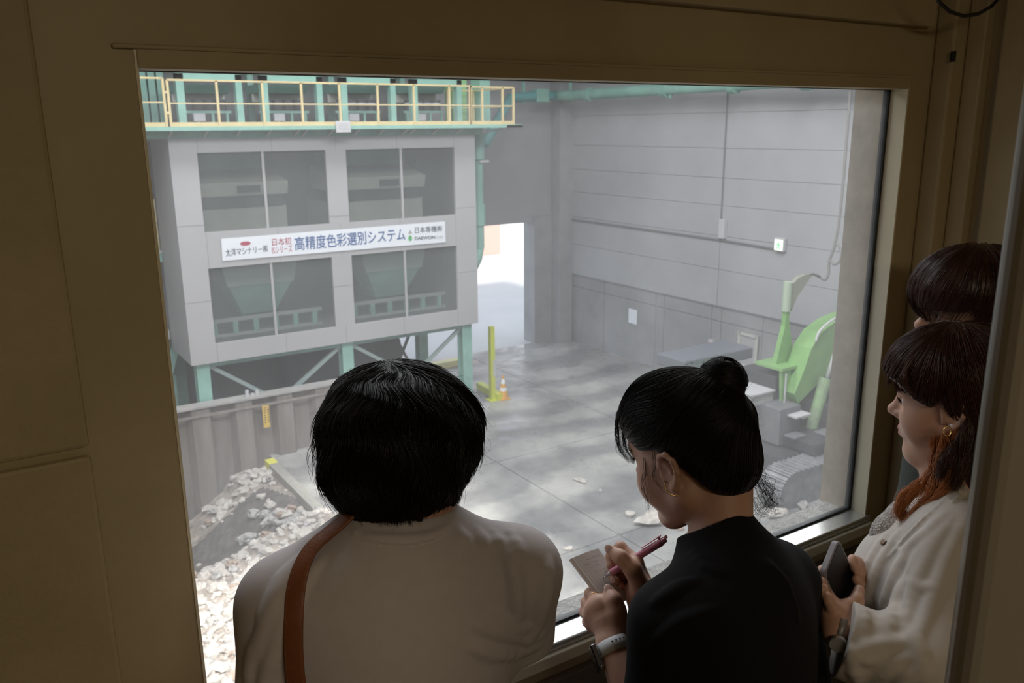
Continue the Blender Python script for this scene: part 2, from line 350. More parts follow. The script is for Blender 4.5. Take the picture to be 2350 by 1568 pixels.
# hoppers behind the lower windows, with the conveyor frame below
for xc, lab in ((6.1, 'mint green discharge hopper behind the lower left housing window'), (9.7, 'mint green discharge hopper behind the lower right housing window')):
    t = thing('discharge_hopper', lab, 'hopper', (xc, 21.2, -3.0), 'hoppers in the housing')
    def ring(z, hx, hy, cy=21.3): return [(xc-hx, cy-hy, z), (xc+hx, cy-hy, z), (xc+hx, cy+hy, z), (xc-hx, cy+hy, z)]
    MB().loft([ring(-2.62, .42, .3), ring(-1.85, .78, .62)]).build('cone', M_teal, t, bevel=.01)
    MB().loft([ring(-1.85, .82, .66), ring(-1.22, .95, .7)]).build('upper_skirt', mat('pale_grey_green', (.33, .38, .36), .6), t)
    b = MB()
    MB().box(xc-1.35, xc+1.45, 20.5, 20.62, -2.66, -2.58).build('conveyor_rail', M_clad, t)
    MB().box(xc-1.35, xc+1.45, 20.5, 20.62, -3.02, -2.96).build('conveyor_rail', M_clad, t)
    for k in range(6): MB().box(xc-1.3+k*.5, xc-1.18+k*.5, 20.5, 20.6, -2.96, -2.66).build('rail_post', M_teal, t)
# banner
bn = thing('banner', 'long white banner with blue and red Japanese lettering on the housing front', 'banner', (8, BY-.02, -1.2))
bl = pY(507, 548, BY); bl2 = pY(510, 599, BY); br = pY(1020, 508, BY); br2 = pY(1022, 556, BY)
MB().quad((bl.x, BY-.015, bl.z), (bl2.x, BY-.015, bl2.z), (br2.x, BY-.015, br2.z), (br.x, BY-.015, br.z)).build('sheet', M_white, bn)
sm = [o for o in bn.children][0]; md = sm.modifiers.new('solidify', 'SOLIDIFY'); md.thickness = .01; md.offset = 1
M_blue = mat('blue_ink', (.07, .13, .30), .6); M_red = mat('red_ink', (.42, .08, .12), .6); M_ink = mat('dark_ink', (.06, .07, .10), .6); M_grn = mat('green_ink', (.10, .42, .12), .6)
xd = (br-bl); ud = (bl-bl2)
def bt(px, py): q = pY(px, py, BY-.022); return (q.x, BY-.027, q.z)
def width_text(s, p0, p1, h, m, bold=0):
    a = Vector(bt(*p0)); c_ = Vector(bt(*p1)); size = (Vector(bt(p0[0], p0[1]))-Vector(bt(p0[0], p0[1]-h))).length*1.12
    o = text_mesh('lettering', s, size, m, bn, a, c_-a, (0, 0, 1), bold=bold)
    co = np.array([v.co for v in o.data.vertices]); u = np.array((c_-a).normalized()); a_l = np.array(a-woff(bn))
    d = (co-a_l)@u; f = (c_-a).length/(d.max())
    for v in o.data.vertices: q = v.co-Vector(a_l); k = q.dot(Vector(u)); v.co = v.co+Vector(u)*k*(f-1)
    return o
width_text('太洋マシナリー㈱', (518, 588), (615, 577), 17, M_ink, .0)
width_text('日本初', (622, 563), (668, 559), 16, M_red, .001)
width_text('ISシリーズ', (624, 582), (671, 577), 17, M_red, .0)
width_text('高精度色彩選別システム', (676, 573), (930, 549), 30, M_blue, .003)
width_text('日本専機㈱', (950, 535), (1014, 530), 14, M_ink, .0)
width_text('DAEWON', (951, 551), (998, 548), 9, M_ink, .002)
width_text('GSI', (999, 548), (1016, 547), 8, mat('pale_grey_ink', (.45, .5, .5), .6), .001)
def disc(px, py, rx, rz, m, name):
    c = Vector(bt(px, py)); MB().prism([c+Vector((rx*math.cos(t), 0, rz*math.sin(t))) for t in [k*math.pi/10 for k in range(20)]], (0, -.004, 0)).build(name, m, bn)
disc(563, 559, .125, .05, M_red, 'oval_logo'); disc(941, 547, .055, .075, M_grn, 'leaf_logo')
c = Vector(bt(941, 534)); MB().prism([c+Vector((-.06, 0, -.03)), c+Vector((.06, 0, -.03)), c+Vector((0, 0, .07))], (0, -.004, 0)).build('triangle_logo', mat('grey_ink', (.4, .38, .36), .6), bn)

# steel legs and braces
fr_ = thing('steel_substructure', 'mint green steel legs and diagonal braces carrying the grey housing', 'steel frame', (8, 20.4, FZ))
for x, y in ((4.42, 20.3), (8.05, 20.3), (11.62, 20.3), (4.42, 23.0), (8.05, 23.0), (11.62, 23.0)):
    b = MB(); zb = FZ-3 if x < 5.7 else FZ
    b.box(x-.15, x+.15, y-.15, y-.13, zb, BZ0); b.box(x-.15, x+.15, y+.13, y+.15, zb, BZ0); b.box(x-.012, x+.012, y-.13, y+.13, zb, BZ0)
    b.box(x+.138, x+.15, y-.13, y+.13, zb, BZ0) if y < 21 else None
    b.build('leg', M_teal, fr_)
M_brace = mat('weathered_brace', (.30, .38, .36), .6)
for a, c_ in (((4.6, 20.3, -3.62), (6.15, 20.3, -4.75)), ((7.9, 20.3, -3.62), (6.3, 20.3, -4.75)), ((8.2, 20.3, -3.62), (9.9, 20.3, -4.75)), ((11.5, 20.3, -3.62), (10.0, 20.3, -4.75))):
    MB().beam(a, c_, .09, .09).build('brace', M_brace, fr_)
MB().box(4.3, 11.75, 20.2, 20.4, -3.62, BZ0-.001).build('beam', M_teald, fr_)
for a, c_ in (((11.55, 23, -3.6), (10.4, 23, -6.0)), ((10.4, 23, -3.6), (11.55, 23, -6.0))):
    MB().beam(a, c_, .07, .07).build('brace', M_dgrey, fr_)
# dark plant below the housing
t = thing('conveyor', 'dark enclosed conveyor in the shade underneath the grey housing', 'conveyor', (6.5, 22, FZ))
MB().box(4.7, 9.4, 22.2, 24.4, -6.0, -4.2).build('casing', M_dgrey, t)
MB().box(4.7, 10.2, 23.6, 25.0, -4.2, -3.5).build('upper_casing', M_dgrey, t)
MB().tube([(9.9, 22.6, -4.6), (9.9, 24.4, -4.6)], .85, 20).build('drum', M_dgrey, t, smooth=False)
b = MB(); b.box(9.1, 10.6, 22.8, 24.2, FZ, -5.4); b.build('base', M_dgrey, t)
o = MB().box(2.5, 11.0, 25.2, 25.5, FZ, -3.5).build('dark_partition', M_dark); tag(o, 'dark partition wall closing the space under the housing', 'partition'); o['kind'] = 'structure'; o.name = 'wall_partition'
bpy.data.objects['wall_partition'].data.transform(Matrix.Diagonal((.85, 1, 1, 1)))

# walkway on top
wk = thing('walkway', 'mint green steel walkway running above the grey housing', 'walkway', (8, 20.5, 1.66))
DZ = 1.90
MB().box(-1, 13.05, 19.55, 24.5, DZ-.03, DZ).build('deck', mat('deck_grating', (.35, .36, .36), .7), wk)
MB().box(-1, 13.1, 19.5, 19.56, DZ-.07, DZ+.015).build('edge_beam', M_teal, wk)
MB().box(-1, 12.1, 19.95, 20.0, 1.66, DZ-.03).build('under_beam', M_teald, wk)
for x in (3.55, 4.15, 4.9, 5.6, 6.3, 6.95, 7.15, 7.8, 8.45, 9.1, 9.75, 9.95, 10.6, 11.3):
    MB().beam((x, 19.58, DZ-.06), (x, 19.97, 1.69), .035, .03).build('bracket', M_clad, wk)
MB().beam((11.7, 20.2, 1.62), (12.8, 19.6, DZ-.05), .06, .05).build('bracket', M_clad, wk)
b = MB(); b.box(12.6, 13.1, 19.5, 22.5, DZ-.07, DZ+.0); b.build('edge_beam', M_teal, wk)
def rail(name, lab, posts, zt, y=19.53, group=None, toe=True):
    t = thing(name, lab, 'guardrail', (posts[0][0], posts[0][1], DZ), group)
    for x, yy in posts: MB().beam((x, yy, DZ-.05), (x, yy, zt), .05, .045, upv=(0, 1, 0)).build('rail_post', M_yel, t)
    for a, c_ in zip(posts, posts[1:]):
        MB().beam((*a, zt), (*c_, zt), .045, .04).build('top_rail', M_yel, t)
        MB().beam((*a, (zt+DZ)/2+.01), (*c_, (zt+DZ)/2+.01), .028, .028).build('mid_rail', M_yel, t)
        if toe: MB().beam((*a, DZ+.06), (*c_, DZ+.06), .012, .09).build('toe_board', M_yel, t)
    return t
zt = 2.87
xs = [pY(x, 240, 19.53).x for x in (388, 500, 604, 693, 780, 867, 950, 1031, 1080)]
rail('guardrail', 'long yellow guardrail along the walkway front above the housing', [(x, 19.53) for x in xs], zt)
xs2 = [pY(x, 240, 19.53).x for x in (140, 260, 378)]
t = rail('guardrail', 'short yellow guardrail section at the left end of the walkway, beside the gap', [(x, 19.53) for x in xs2], zt+.03)
for z in (2.62, 2.2): MB().beam((xs2[-1], 19.53, z), (xs[0], 19.53, z), .05, .05).build('gap_bar', M_yel, t)
xe = [pY(x, 240, 19.53).x for x in (1078, 1108, 1153, 1178)]
t = rail('guardrail', 'bright yellow guardrail cage at the right end of the walkway', [(xe[0], 19.53), (xe[1]-.02, 19.53), (xe[2], 19.53), (xe[3], 19.53), (xe[3], 21.6), (xe[0]+.5, 21.6)], zt-.02)
t = thing('walkway_sign', 'small pale grey sign plate hung on the walkway edge above the housing', 'sign', (7.97, 19.46, 1.72))
q0 = pY(770, 278, 19.47); q1 = pY(805, 304, 19.47)
MB().box(q0.x, q1.x, 19.45, 19.49, q1.z, q0.z).build('plate', M_lgrey, t, bevel=.01)
MB().box(q0.x+.07, q1.x-.07, 19.444, 19.45, q1.z+.08, q0.z-.05).build('face', mat('sign_face', (.5, .49, .5), .5), t)
# four portal frames with their feeders behind the railing
fx = [(405, 555), (598, 738), (780, 905), (942, 1056)]
words = ['leftmost', 'second from the left', 'third from the left', 'rightmost']
for k, (a, c_) in enumerate(fx):
    x0 = pY(a, 230, 21.2).x; x1 = pY(c_, 230, 21.2).x
    t = thing('portal_frame', f'mint green steel portal frame on the walkway, {words[k]} of the four', 'steel frame', ((x0+x1)/2, 21.2, DZ), 'portal frames on the walkway')
    MB().box(x0, x0+.17, 21.1, 21.3, DZ, 3.10).build('post', M_teal, t); MB().box(x1-.15, x1, 21.1, 21.3, DZ, 3.10).build('post', M_teal, t)
    MB().box(x0, x1, 21.1, 21.3, 2.97, 3.11).build('beam', M_teal, t)
    f = thing('vibrating_feeder', f'green hopper feeder with dark round motors, inside the portal frame {words[k]}', 'feeder', ((x0+x1)/2, 22.2, DZ), 'feeders behind the guardrail')
    xa, xb = x0+.2, x1-.05
    za, zb_, zm, zs_, zc = pY(a, 193, 21.9).z, pY(a, 214, 22.1).z, pY(a, 238, 22.0).z, pY(a, 256, 22.0).z, pY(a, 270, 21.9).z
    MB().prism([(xa, 21.9, za), (xa, 23.2, za), (xa, 23.0, zb_), (xa, 22.1, zb_)], (xb-xa, 0, 0)).build('trough', M_teald, f)
    MB().box(xa, xb, 22.5, 22.56, zm+.05, zb_+.05).build('back_plate', M_beige, f)
    n = 4
    for j in range(n):
        xx = xa+.24+j*(xb-xa-.45)/(n-1); MB().tube([(xx, 22.15, zs_+.02), (xx, 22.15, zm+.11)], .14, 14).build('motor', M_dgrey, f)
        MB().tube([(xx, 22.15, zm-.01), (xx, 22.15, zm+.03)], .146, 14).build('motor_band', M_lgrey, f)
    MB().box(xa, xb, 22.0, 22.08, zs_-.04, zs_+.02).build('support_beam', M_teal, f)
    for j in range(4):
        xx = xa+.1+j*(xb-xa-.2)/3; MB().box(xx-.03, xx+.03, 22.0, 22.08, DZ, zs_-.04).build('support_leg', M_teal, f)
    xm = x0+(x1-x0)*.42; MB().box(xm-.13, xm+.15, 21.85, 21.95, zc-.09, zc+.10).build('control_box', M_lgrey, f, bevel=.01)
for k, x in enumerate((330, 350, 370, 575, 760, 922)):
    q = pY(x, 230, 23.5); t = MB().box(q.x-.08, q.x+.08, 23.4, 23.6, DZ, 4.4).build('steel_column', M_teald)
    tag(t, ['green column at the far left end of the walkway, by the window edge', 'green column second from the left window edge on the walkway', 'green column just behind the gap between the two guardrails', 'dark green column between the first and second portal frames', 'dark green column between the second and third portal frames', 'dark green column between the third and rightmost portal frames'][k], 'column', 'columns on the walkway')
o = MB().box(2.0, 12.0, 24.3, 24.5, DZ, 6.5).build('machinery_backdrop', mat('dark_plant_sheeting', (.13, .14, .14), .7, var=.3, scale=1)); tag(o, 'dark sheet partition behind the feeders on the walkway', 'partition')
# bright green chute and the downpipe at the housing corner
q = pY(1100, 230, 21.8)
t = thing('chute', 'tall pale green chute rising through the right end of the walkway', 'chute', (q.x, 21.8, DZ))
MB().box(q.x-.75, q.x-.3, 22.0, 22.5, DZ, 4.2).build('side_duct', mat('leaf_green_paint', (.30, .52, .26), .5), t)
MB().box(q.x-.22, q.x+.12, 21.4, 21.9, DZ, 4.2).build('duct', M_teal, t)
t = thing('downpipe', 'mint green stepped downpipe at the right corner of the grey housing', 'pipe', (12.1, 20.7, -2))
def dp(z0, z1, w, dx=0): MB().tube([(PX, 20.75, z0), (PX, 20.75, z1)], w, 14).build('pipe_section', M_teal, t, smooth=False)
PX = pY(1099, 450, 20.75).x
dp(1.85, 1.55, .15); dp(1.55, .98, .175); dp(.98, .9, .11); dp(.9, -.25, .13); dp(-.25, -.85, .17); dp(-.85, -1.5, .13)
MB().tube([(PX, 20.75, -1.5), (PX-.07, 20.75, -1.8), (PX-.25, 20.75, -2.1)], .12, 12).build('elbow', M_teal, t, smooth=True)
MB().box(PX-.07, PX+.23, 20.55, 20.59, .9, .96).build('bracket', M_lgrey, t)
# long duct along the right wall
t = thing('duct', 'mint green round duct running high along the grey right wall', 'duct', (18, 20, 2.6))
DZZ = 2.87
a0 = pY(1112, 330, 23.5); a1 = pY(1172, 225, 24.4)
MB().tube([a0, a0+(a1-a0)*.5, a1, (17.2, 24.6, DZZ), (17.9, 24.5, DZZ)], .16, 14).build('lower_run', mat('blue_green_duct', (.15, .38, .38), .5), t, smooth=True)
MB().tube([(17.9, 24.5, DZZ), (18.1, 24.2, DZZ), (18.15, 23.5, DZZ), (18.15, 6, DZZ+.1)], .17, 16).build('main_run', M_teal, t, smooth=True)
for y in (23.2, 19.6, 16.9, 14.5): MB().tube([(18.15, y, DZZ), (18.15, y-.25, DZZ)], .21, 16).build('flange', M_teal, t)
MB().box(17.0, 17.5, 24.4, 24.8, DZZ-.22, DZZ+.22).build('damper_box', M_teal, t, bevel=.03)
for x, y in ((16.5, 24.5), (18.3, 24.3), (18.15, 19.2)): MB().box(x-.04, x+.04, y-.04, y+.04, DZZ-.25, 8).build('hanger', M_teal, t)

# left strip: side platform, low machine
t = thing('side_platform', 'small green platform with thin yellow rails left of the grey housing', 'platform', (3.4, 22, -1.5))
z = pY(385, 575, 22.3).z
MB().box(1.5, 4.12, 21.9, 24, z-.22, z+.0).build('deck', M_teal, t); MB().box(1.5, 4.12, 21.85, 24, z+.0, z+.06).build('deck_plate', M_lgrey, t)
for x in (3.72, 4.06): MB().box(x, x+.04, 22.0, 22.04, z+.06, z+1.35).build('rail_post', M_yel, t)
MB().box(3.0, 4.1, 22.0, 22.04, z+1.3, z+1.35).build('top_rail', M_yel, t); MB().box(3.0, 4.1, 22.0, 22.03, z+.7, z+.73).build('mid_rail', M_yel, t)
t = thing('feed_machine', 'small green and grey machine at floor level left of the housing legs', 'machine', (3.7, 22.4, -6))
q = pY(405, 770, 22.2)
MB().box(2.2, 4.12, 22.0, 24.2, q.z-.05, q.z+.22).build('belt_cover', M_lgrey, t, bevel=.03)
MB().box(2.2, 4.12, 22.1, 24.0, q.z-.3, q.z-.05).build('belt_frame', M_dgrey, t)
MB().prism([(3.6, 22.2, q.z-.3), (4.35, 22.2, q.z-.3), (4.1, 22.2, q.z-1.05), (3.7, 22.2, q.z-1.05)], (0, .6, 0)).build('chute', M_teal, t)
MB().box(3.7, 4.2, 22.3, 22.8, FZ-2.8, q.z-1.05).build('support', M_teald, t)
o = MB().box(2.0, 4.0, 24.6, 24.8, FZ-3, 1.7).build('wall_panel', M_dark); o['kind'] = 'structure'; o.name = 'wall_plant_left'

# ------------------------------------------------------------------ bunker, rubble
M_pile = mat('rusty_sheet_pile', (.27, .245, .225), .75, .0, var=.25, scale=.8, stretch=(3, 3, .5), col2=(.20, .165, .145), bump=.15, bscale=6)
t = thing('sheet_pile_wall', 'dusty brown steel sheet pile wall with a pale cap rail, beside the rubble', 'retaining wall', (5, 19.8, FZ-3))
ztp = -4.46
prof = []; x = 1.0; st = 0
while x < 10.2:
    y0, y1 = (19.8, 20.0) if st % 2 == 0 else (20.0, 19.8)
    prof += [(x, y0), (x+.38, y0), (x+.5, y1)]; x += .5; st += 1
    prof[-1] = (x, y1)
pts = [(p[0], p[1], FZ-3) for p in prof]
b = MB()
for p, q in zip(prof, prof[1:]):
    if abs(p[0]-q[0])+abs(p[1]-q[1]) < 1e-4: continue
    zb = FZ-3
    b.quad((p[0], p[1], zb), (q[0], q[1], zb), (q[0], q[1], ztp), (p[0], p[1], ztp))
o = b.build('pile_sheet', M_pile, t); md = o.modifiers.new('s', 'SOLIDIFY'); md.thickness = .02
MB().box(1, 10.2, 19.74, 20.1, ztp, ztp+.05).build('cap_rail', mat('dusty_pale_steel', (.42, .40, .385), .7, var=.2, scale=3), t)
MB().box(1, 10.2, 19.76, 19.79, ztp-.22, ztp-.16).build('waler', M_pile, t)
for px, h in ((565, .16), (588, .12), (578, .06)):
    q = pY(px, 900, 19.9); MB().beam((q.x, 19.9, ztp+.04), (q.x+.02, 19.9, ztp+.05+h), .07, .07).build('loose_stub', M_lgrey, t)
t = thing('warning_sign', 'narrow upright yellow sign with a small red mark on the sheet pile wall', 'sign', (6, 19.7, -5))
q0 = pY(601, 932, 19.77); q1 = pY(622, 979, 19.77)
MB().box(q0.x, q1.x-.02, 19.75, 19.78, q1.z, q0.z).build('plate', mat('yellow_sign', (.75, .50, .08), .5, var=.15, scale=10), t)
MB().box(q0.x+.10, q1.x-.05, 19.744, 19.75, q0.z-.10, q0.z-.03).build('red_mark', mat('faded_red', (.65, .35, .28), .6), t)
M_dk = mat('sign_brown_print', (.22, .15, .05), .6)
for j in range(7):
    for c_ in (0, 1):
        if j == 0 and c_ == 1: continue
        zz = q0.z-.04-j*.062; xx = q0.x+.035+c_*.085
        MB().box(xx, xx+.035, 19.745, 19.75, zz-.03, zz).build('print_mark', M_dk, t)
# heightfield
def sstep(a, c_, x): t_ = np.clip((x-a)/(c_-a), 0, 1); return t_*t_*(3-2*t_)
def nz(X, Y, s, seed):
    r = np.random.default_rng(seed); o_ = 0
    for k in range(7):
        a = r.uniform(0, 6.28); p = r.uniform(0, 6.28); f = s*r.uniform(.6, 1.6)
        o_ = o_+np.sin((X*np.cos(a)+Y*np.sin(a))*f+p)
    return o_/7
def H(X, Y):
    crest = 14.5+(X-2.75)*.32                                        # line where the near heap falls away
    near = FZ+.30+.18*nz(X, Y, 1.1, 1)-.25*sstep(5.5, 8, X)
    near = near-.25*sstep(6.2, 8.6, X)-.0
    pit = FZ-1.7+1.45*sstep(3.6, 4.9, X)*sstep(16, 19, Y)+.15*nz(X, Y, 1.8, 2)
    ridge = FZ-1.25+1.15*sstep(3.0, 5.4, X)
    pit = np.maximum(pit, ridge-.05*np.abs(Y-17.5))
    z = near*(1-sstep(-.1, 1.0, Y-crest))+pit*sstep(-.1, 1.0, Y-crest)
    edge = sstep(5.45, 5.62, X)*sstep(-.4, .3, Y-crest)
    z = z*(1-edge)+(FZ-.12)*edge
    return z
nx, ny = 220, 300
gx = np.linspace(-3, 8.9, nx); gy = np.linspace(4.2, 19.78, ny); X, Y = np.meshgrid(gx, gy, indexing='ij')
Z = H(X, Y)+.035*nz(X, Y, 9, 3)+.02*nz(X, Y, 23, 4)
rx = sstep(7.2, 8.9, X+.35*nz(X, Y, 1.5, 8)); Z = Z*(1-rx)+(FZ-.08)*rx
ry = 1-sstep(7.5, 4.6, Y); 
V = np.stack([X, Y, Z], -1).reshape(-1, 3)
idx = np.arange(nx*ny).reshape(nx, ny); F = np.stack([idx[:-1, :-1], idx[1:, :-1], idx[1:, 1:], idx[:-1, 1:]], -1).reshape(-1, 4)
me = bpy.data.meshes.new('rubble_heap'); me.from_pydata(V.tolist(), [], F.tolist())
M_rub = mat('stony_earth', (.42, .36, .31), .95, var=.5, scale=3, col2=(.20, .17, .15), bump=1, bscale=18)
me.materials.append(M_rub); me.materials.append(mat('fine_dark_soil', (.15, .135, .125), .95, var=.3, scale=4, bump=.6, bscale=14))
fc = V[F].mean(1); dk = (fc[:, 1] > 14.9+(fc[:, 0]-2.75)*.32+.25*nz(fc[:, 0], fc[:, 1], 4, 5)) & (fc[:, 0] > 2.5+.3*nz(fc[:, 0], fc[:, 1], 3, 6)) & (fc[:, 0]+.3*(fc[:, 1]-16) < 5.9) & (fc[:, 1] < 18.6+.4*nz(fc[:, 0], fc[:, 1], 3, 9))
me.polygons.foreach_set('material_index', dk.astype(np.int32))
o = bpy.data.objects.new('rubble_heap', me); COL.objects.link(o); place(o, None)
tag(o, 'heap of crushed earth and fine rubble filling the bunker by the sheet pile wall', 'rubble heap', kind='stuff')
# concrete kerb between bunker and floor
t = thing('kerb_beam', 'dusty concrete kerb with a yellow painted end at the edge of the rubble bunker', 'kerb', (5.65, 17.5, FZ))
MB().box(5.52, 5.74, 15.7, 19.25, FZ-.4, FZ+.06).build('beam', M_sill, t); MB().box(5.52, 5.74, 19.25, 19.6, FZ-.4, FZ+.065).build('painted_end', mat('yellow_kerb', (.75, .72, .10), .6), t)
# stones
def stone_mesh(seed):
    r = np.random.default_rng(seed); bm = bmesh.new(); bmesh.ops.create_icosphere(bm, subdivisions=2, radius=1)
    for v in bm.verts:
        n = v.co.normalized(); k = 1+.25*math.sin(n.x*3+seed)+.18*math.sin(n.y*5+seed*2)+.15*math.sin(n.z*6+seed*3)+r.uniform(-.09, .09)
        v.co = Vector((n.x*1.15, n.y*.9, n.z*.65))*k
    me = bpy.data.meshes.new('stone'); bm.to_mesh(me); bm.free(); return me
M_st = [mat('pale_stone', (.60, .55, .50), .9, var=.3, scale=2), mat('grey_stone', (.48, .46, .44), .9, var=.3, scale=2), mat('pink_brown_stone', (.46, .35, .28), .9, var=.3, scale=2)]
SM = []
for k in range(9): me = stone_mesh(k); me.materials.append(M_st[k % 3] if k % 3 != 2 or k > 5 else M_st[0]); SM.append(me)
def hz(x, y): return float(H(np.array([x]), np.array([y]))[0])
cnt = 0; cand = []
while len(cand) < 2600:
    px = random.uniform(380, 1000); py = random.uniform(1150, 1640); q = pZ(px, py, FZ+.25)
    x, y = q.x, q.y
    if not (-2.5 < x < 8 and 4.5 < y < 15.2+(x-2.75)*.3): continue
    if x > 6.3 and random.random() < (x-6.3)*.9: continue
    s_ = .03+.10*random.random()**3.2
    cand.append((s_, x, y, px, py))
for k in range(170):     # pit stones
    cx_, cy_, sx_, sy_ = ((4.6, 19.0, .45, .35), (5.3, 19.1, .3, .25), (2.9, 16.6, .45, .5), (5.1, 16.6, .3, .5))[k % 4]
    x = random.gauss(cx_, sx_); y = random.gauss(cy_, sy_)
    if x > 5.5 or y > 19.7: continue
    cand.append((.04+.12*random.random()**2, x, y, 450+random.random(), 1200))
for k in range(60):     # stones by the kerb end
    x = random.gauss(5.2, .35); y = random.gauss(16.3, .5)
    if x > 5.5: continue
    cand.append((.06+.12*random.random(), x, y, 660, 1170))
vis = lambda c_: 1 if c_[3] > 420 and c_[4] < 1568 and c_[3] < 800 else 0
cand.sort(key=lambda c_: (-vis(c_), -c_[0]/math.hypot(c_[1], c_[2])))
proto = None; small = []
for k, (s_, x, y, _, _) in enumerate(cand):
    z_ = hz(x, y)
    if k < 300:
        o = bpy.data.objects.new('rubble_stone', SM[k % 9]); COL.objects.link(o)
        o.location = (x, y, z_+s_*.25); o.scale = (s_, s_*random.uniform(.7, 1.2), s_*random.uniform(.7, 1.1)); o.rotation_euler = (random.uniform(-.5, .5), random.uniform(-.5, .5), random.uniform(0, 6.3))
        tag(o, 'rough broken stone lying in the rubble heap beside the sheet pile wall', 'stone', 'broken stones of the rubble heap')
    else: small.append((s_, x, y, z_))
bv = []; bf = []; off = 0; tmpl = []
for me in SM[:4]:
    c_ = np.array([v.co[:] for v in me.vertices]); f_ = np.array([p.vertices[:] for p in me.polygons]); tmpl.append((c_, f_))
for k, (s_, x, y, z_) in enumerate(small):
    c_, f_ = tmpl[k % 4]; a = random.uniform(0, 6.3); R_ = np.array([[math.cos(a), -math.sin(a), 0], [math.sin(a), math.cos(a), 0], [0, 0, 1]])
    bv.append((c_*s_)@R_.T+np.array([x, y, z_+s_*.2])); bf.append(f_+off); off += len(c_)
me = bpy.data.meshes.new('gravel'); me.from_pydata(np.concatenate(bv).tolist(), [], np.concatenate(bf).tolist()); me.materials.append(M_st[0])
o = bpy.data.objects.new('gravel', me); COL.objects.link(o); place(o, None); tag(o, 'small broken stones and gravel covering the rubble heap', 'gravel', kind='stuff')
# loose lumps on the floor to the right
for k, (px, py, s_) in enumerate(((1490, 1200, .30), (1520, 1192, .14), (1445, 1183, .12), (1782, 1186, .22), (1840, 1165, .20), (1331, 1105, .12), (1303, 1262, .08), (1378, 1128, .06), (1560, 1215, .1))):
    q = pZ(px, py, FZ); o = bpy.data.objects.new('concrete_lump', SM[k]); COL.objects.link(o); o.location = (q.x, q.y, FZ+s_*.3); o.scale = (s_, s_*.8, s_*.6); o.rotation_euler = (0, 0, k)
    tag(o, ['large flat concrete lump on the hall floor below the writing woman\'s chin', 'smaller lump right beside the large flat one on the hall floor', 'dark lump just left of the large flat one on the hall floor', 'big pale lump in front of the crawler track', 'pale round lump at the right, close under the crawler track', 'white chip on the open floor between the two women in front', 'small chip on the floor above the open notebook', 'tiny chip on the floor left of the writing woman\'s hair', 'small lump on the floor right under the pen'][k], 'rubble lump')

# ------------------------------------------------------------------ right side: wall fittings
def onwall(px, py, d=0): q = pX(px, py, 18.98); return q
M_cond = mat('grey_conduit', (.17, .17, .17), .5)
t = thing('conduit', 'thin dark conduit running along the panel joint of the right wall', 'conduit', (18.9, 20, -1.5))
q = onwall(1668, 215); q2 = onwall(1662, 510)
MB().tube([(18.94, 25.4, -1.46), (18.94, 17.8, -1.46), (18.94, 15.7, -1.5)], .028, 8).build('horizontal_run', M_cond, t)
MB().tube([(18.94, 17.72, 7.9), (18.94, 17.72, -1.0)], .02, 8).build('vertical_run', M_cond, t)
q = onwall(1662, 525); o = MB().box(18.86, 18.97, q.y-.11, q.y+.11, q.z-.28, q.z+.28).build('junction_box', M_lgrey); tag(o, 'light grey junction box on the right wall where the conduits meet', 'junction box')
q = onwall(1795, 562); t = thing('exit_sign', 'small lit white exit sign box with a green figure on the right wall', 'exit sign', (18.9, q.y, q.z-.15))
MB().box(18.84, 18.97, q.y-.17, q.y+.17, q.z-.17, q.z+.2).build('housing', M_lgrey, t, bevel=.02)
emit('exit_glow', (.95, 1, .82), 1.1); emit('exit_green', (.12, .6, .22), .8)
MB().box(18.83, 18.84, q.y-.13, q.y+.14, q.z-.14, q.z+.15).build('lit_face', MATS['exit_glow'], t)
b = MB(); G = lambda y0, y1, z0, z1: b.box(18.824, 18.83, q.y+y0, q.y+y1, q.z+z0, q.z+z1)
G(-.02, .03, .04, .08); G(-.05, .05, -.02, .03); G(-.02, .02, -.06, -.02); G(-.06, -.02, -.10, -.06); G(.02, .06, -.10, -.06); G(.05, .08, .02, .05)
b.build('running_figure', MATS['exit_green'], t)
q0 = onwall(1440, 708); q1 = onwall(1458, 746); o = MB().box(19.035, 19.05, q1.y, q0.y, q1.z, q0.z).build('notice', M_white); tag(o, 'white paper notice stuck low on the right hall wall', 'notice')
q = onwall(1631, 803); t = thing('alarm_box', 'small pale box with a red lamp low on the right wall', 'alarm box', (19, q.y, q.z-.3))
MB().box(18.95, 19.05, q.y-.1, q.y+.1, q.z-.3, q.z+.32).build('box', M_lgrey, t); MB().box(18.92, 18.95, q.y-.06, q.y+.06, q.z+.1, q.z+.24).build('red_lamp', mat('red_plastic', (.6, .1, .08), .4), t)
q0 = onwall(1698, 765); q1 = onwall(1737, 778)
dr = thing('door_2', None, None, (19, q0.y, FZ)); dr['kind'] = 'structure'
MB().box(18.99, 19.058, q1.y, q0.y, FZ, q0.z).build('door_leaf', mat('grey_door', (.42, .42, .42), .6), dr)
b = MB(); b.box(18.95, 18.99, q1.y-.05, q1.y+.03, FZ, q0.z+.05); b.box(18.95, 18.99, q0.y-.03, q0.y+.05, FZ, q0.z+.05); b.box(18.95, 18.99, q1.y, q0.y, q0.z-.03, q0.z+.05)
b.box(18.95, 18.99, q1.y, q0.y, FZ, FZ+1.0)
b.build('door_frame', mat('cream_door_frame', (.55, .54, .48), .6), dr)
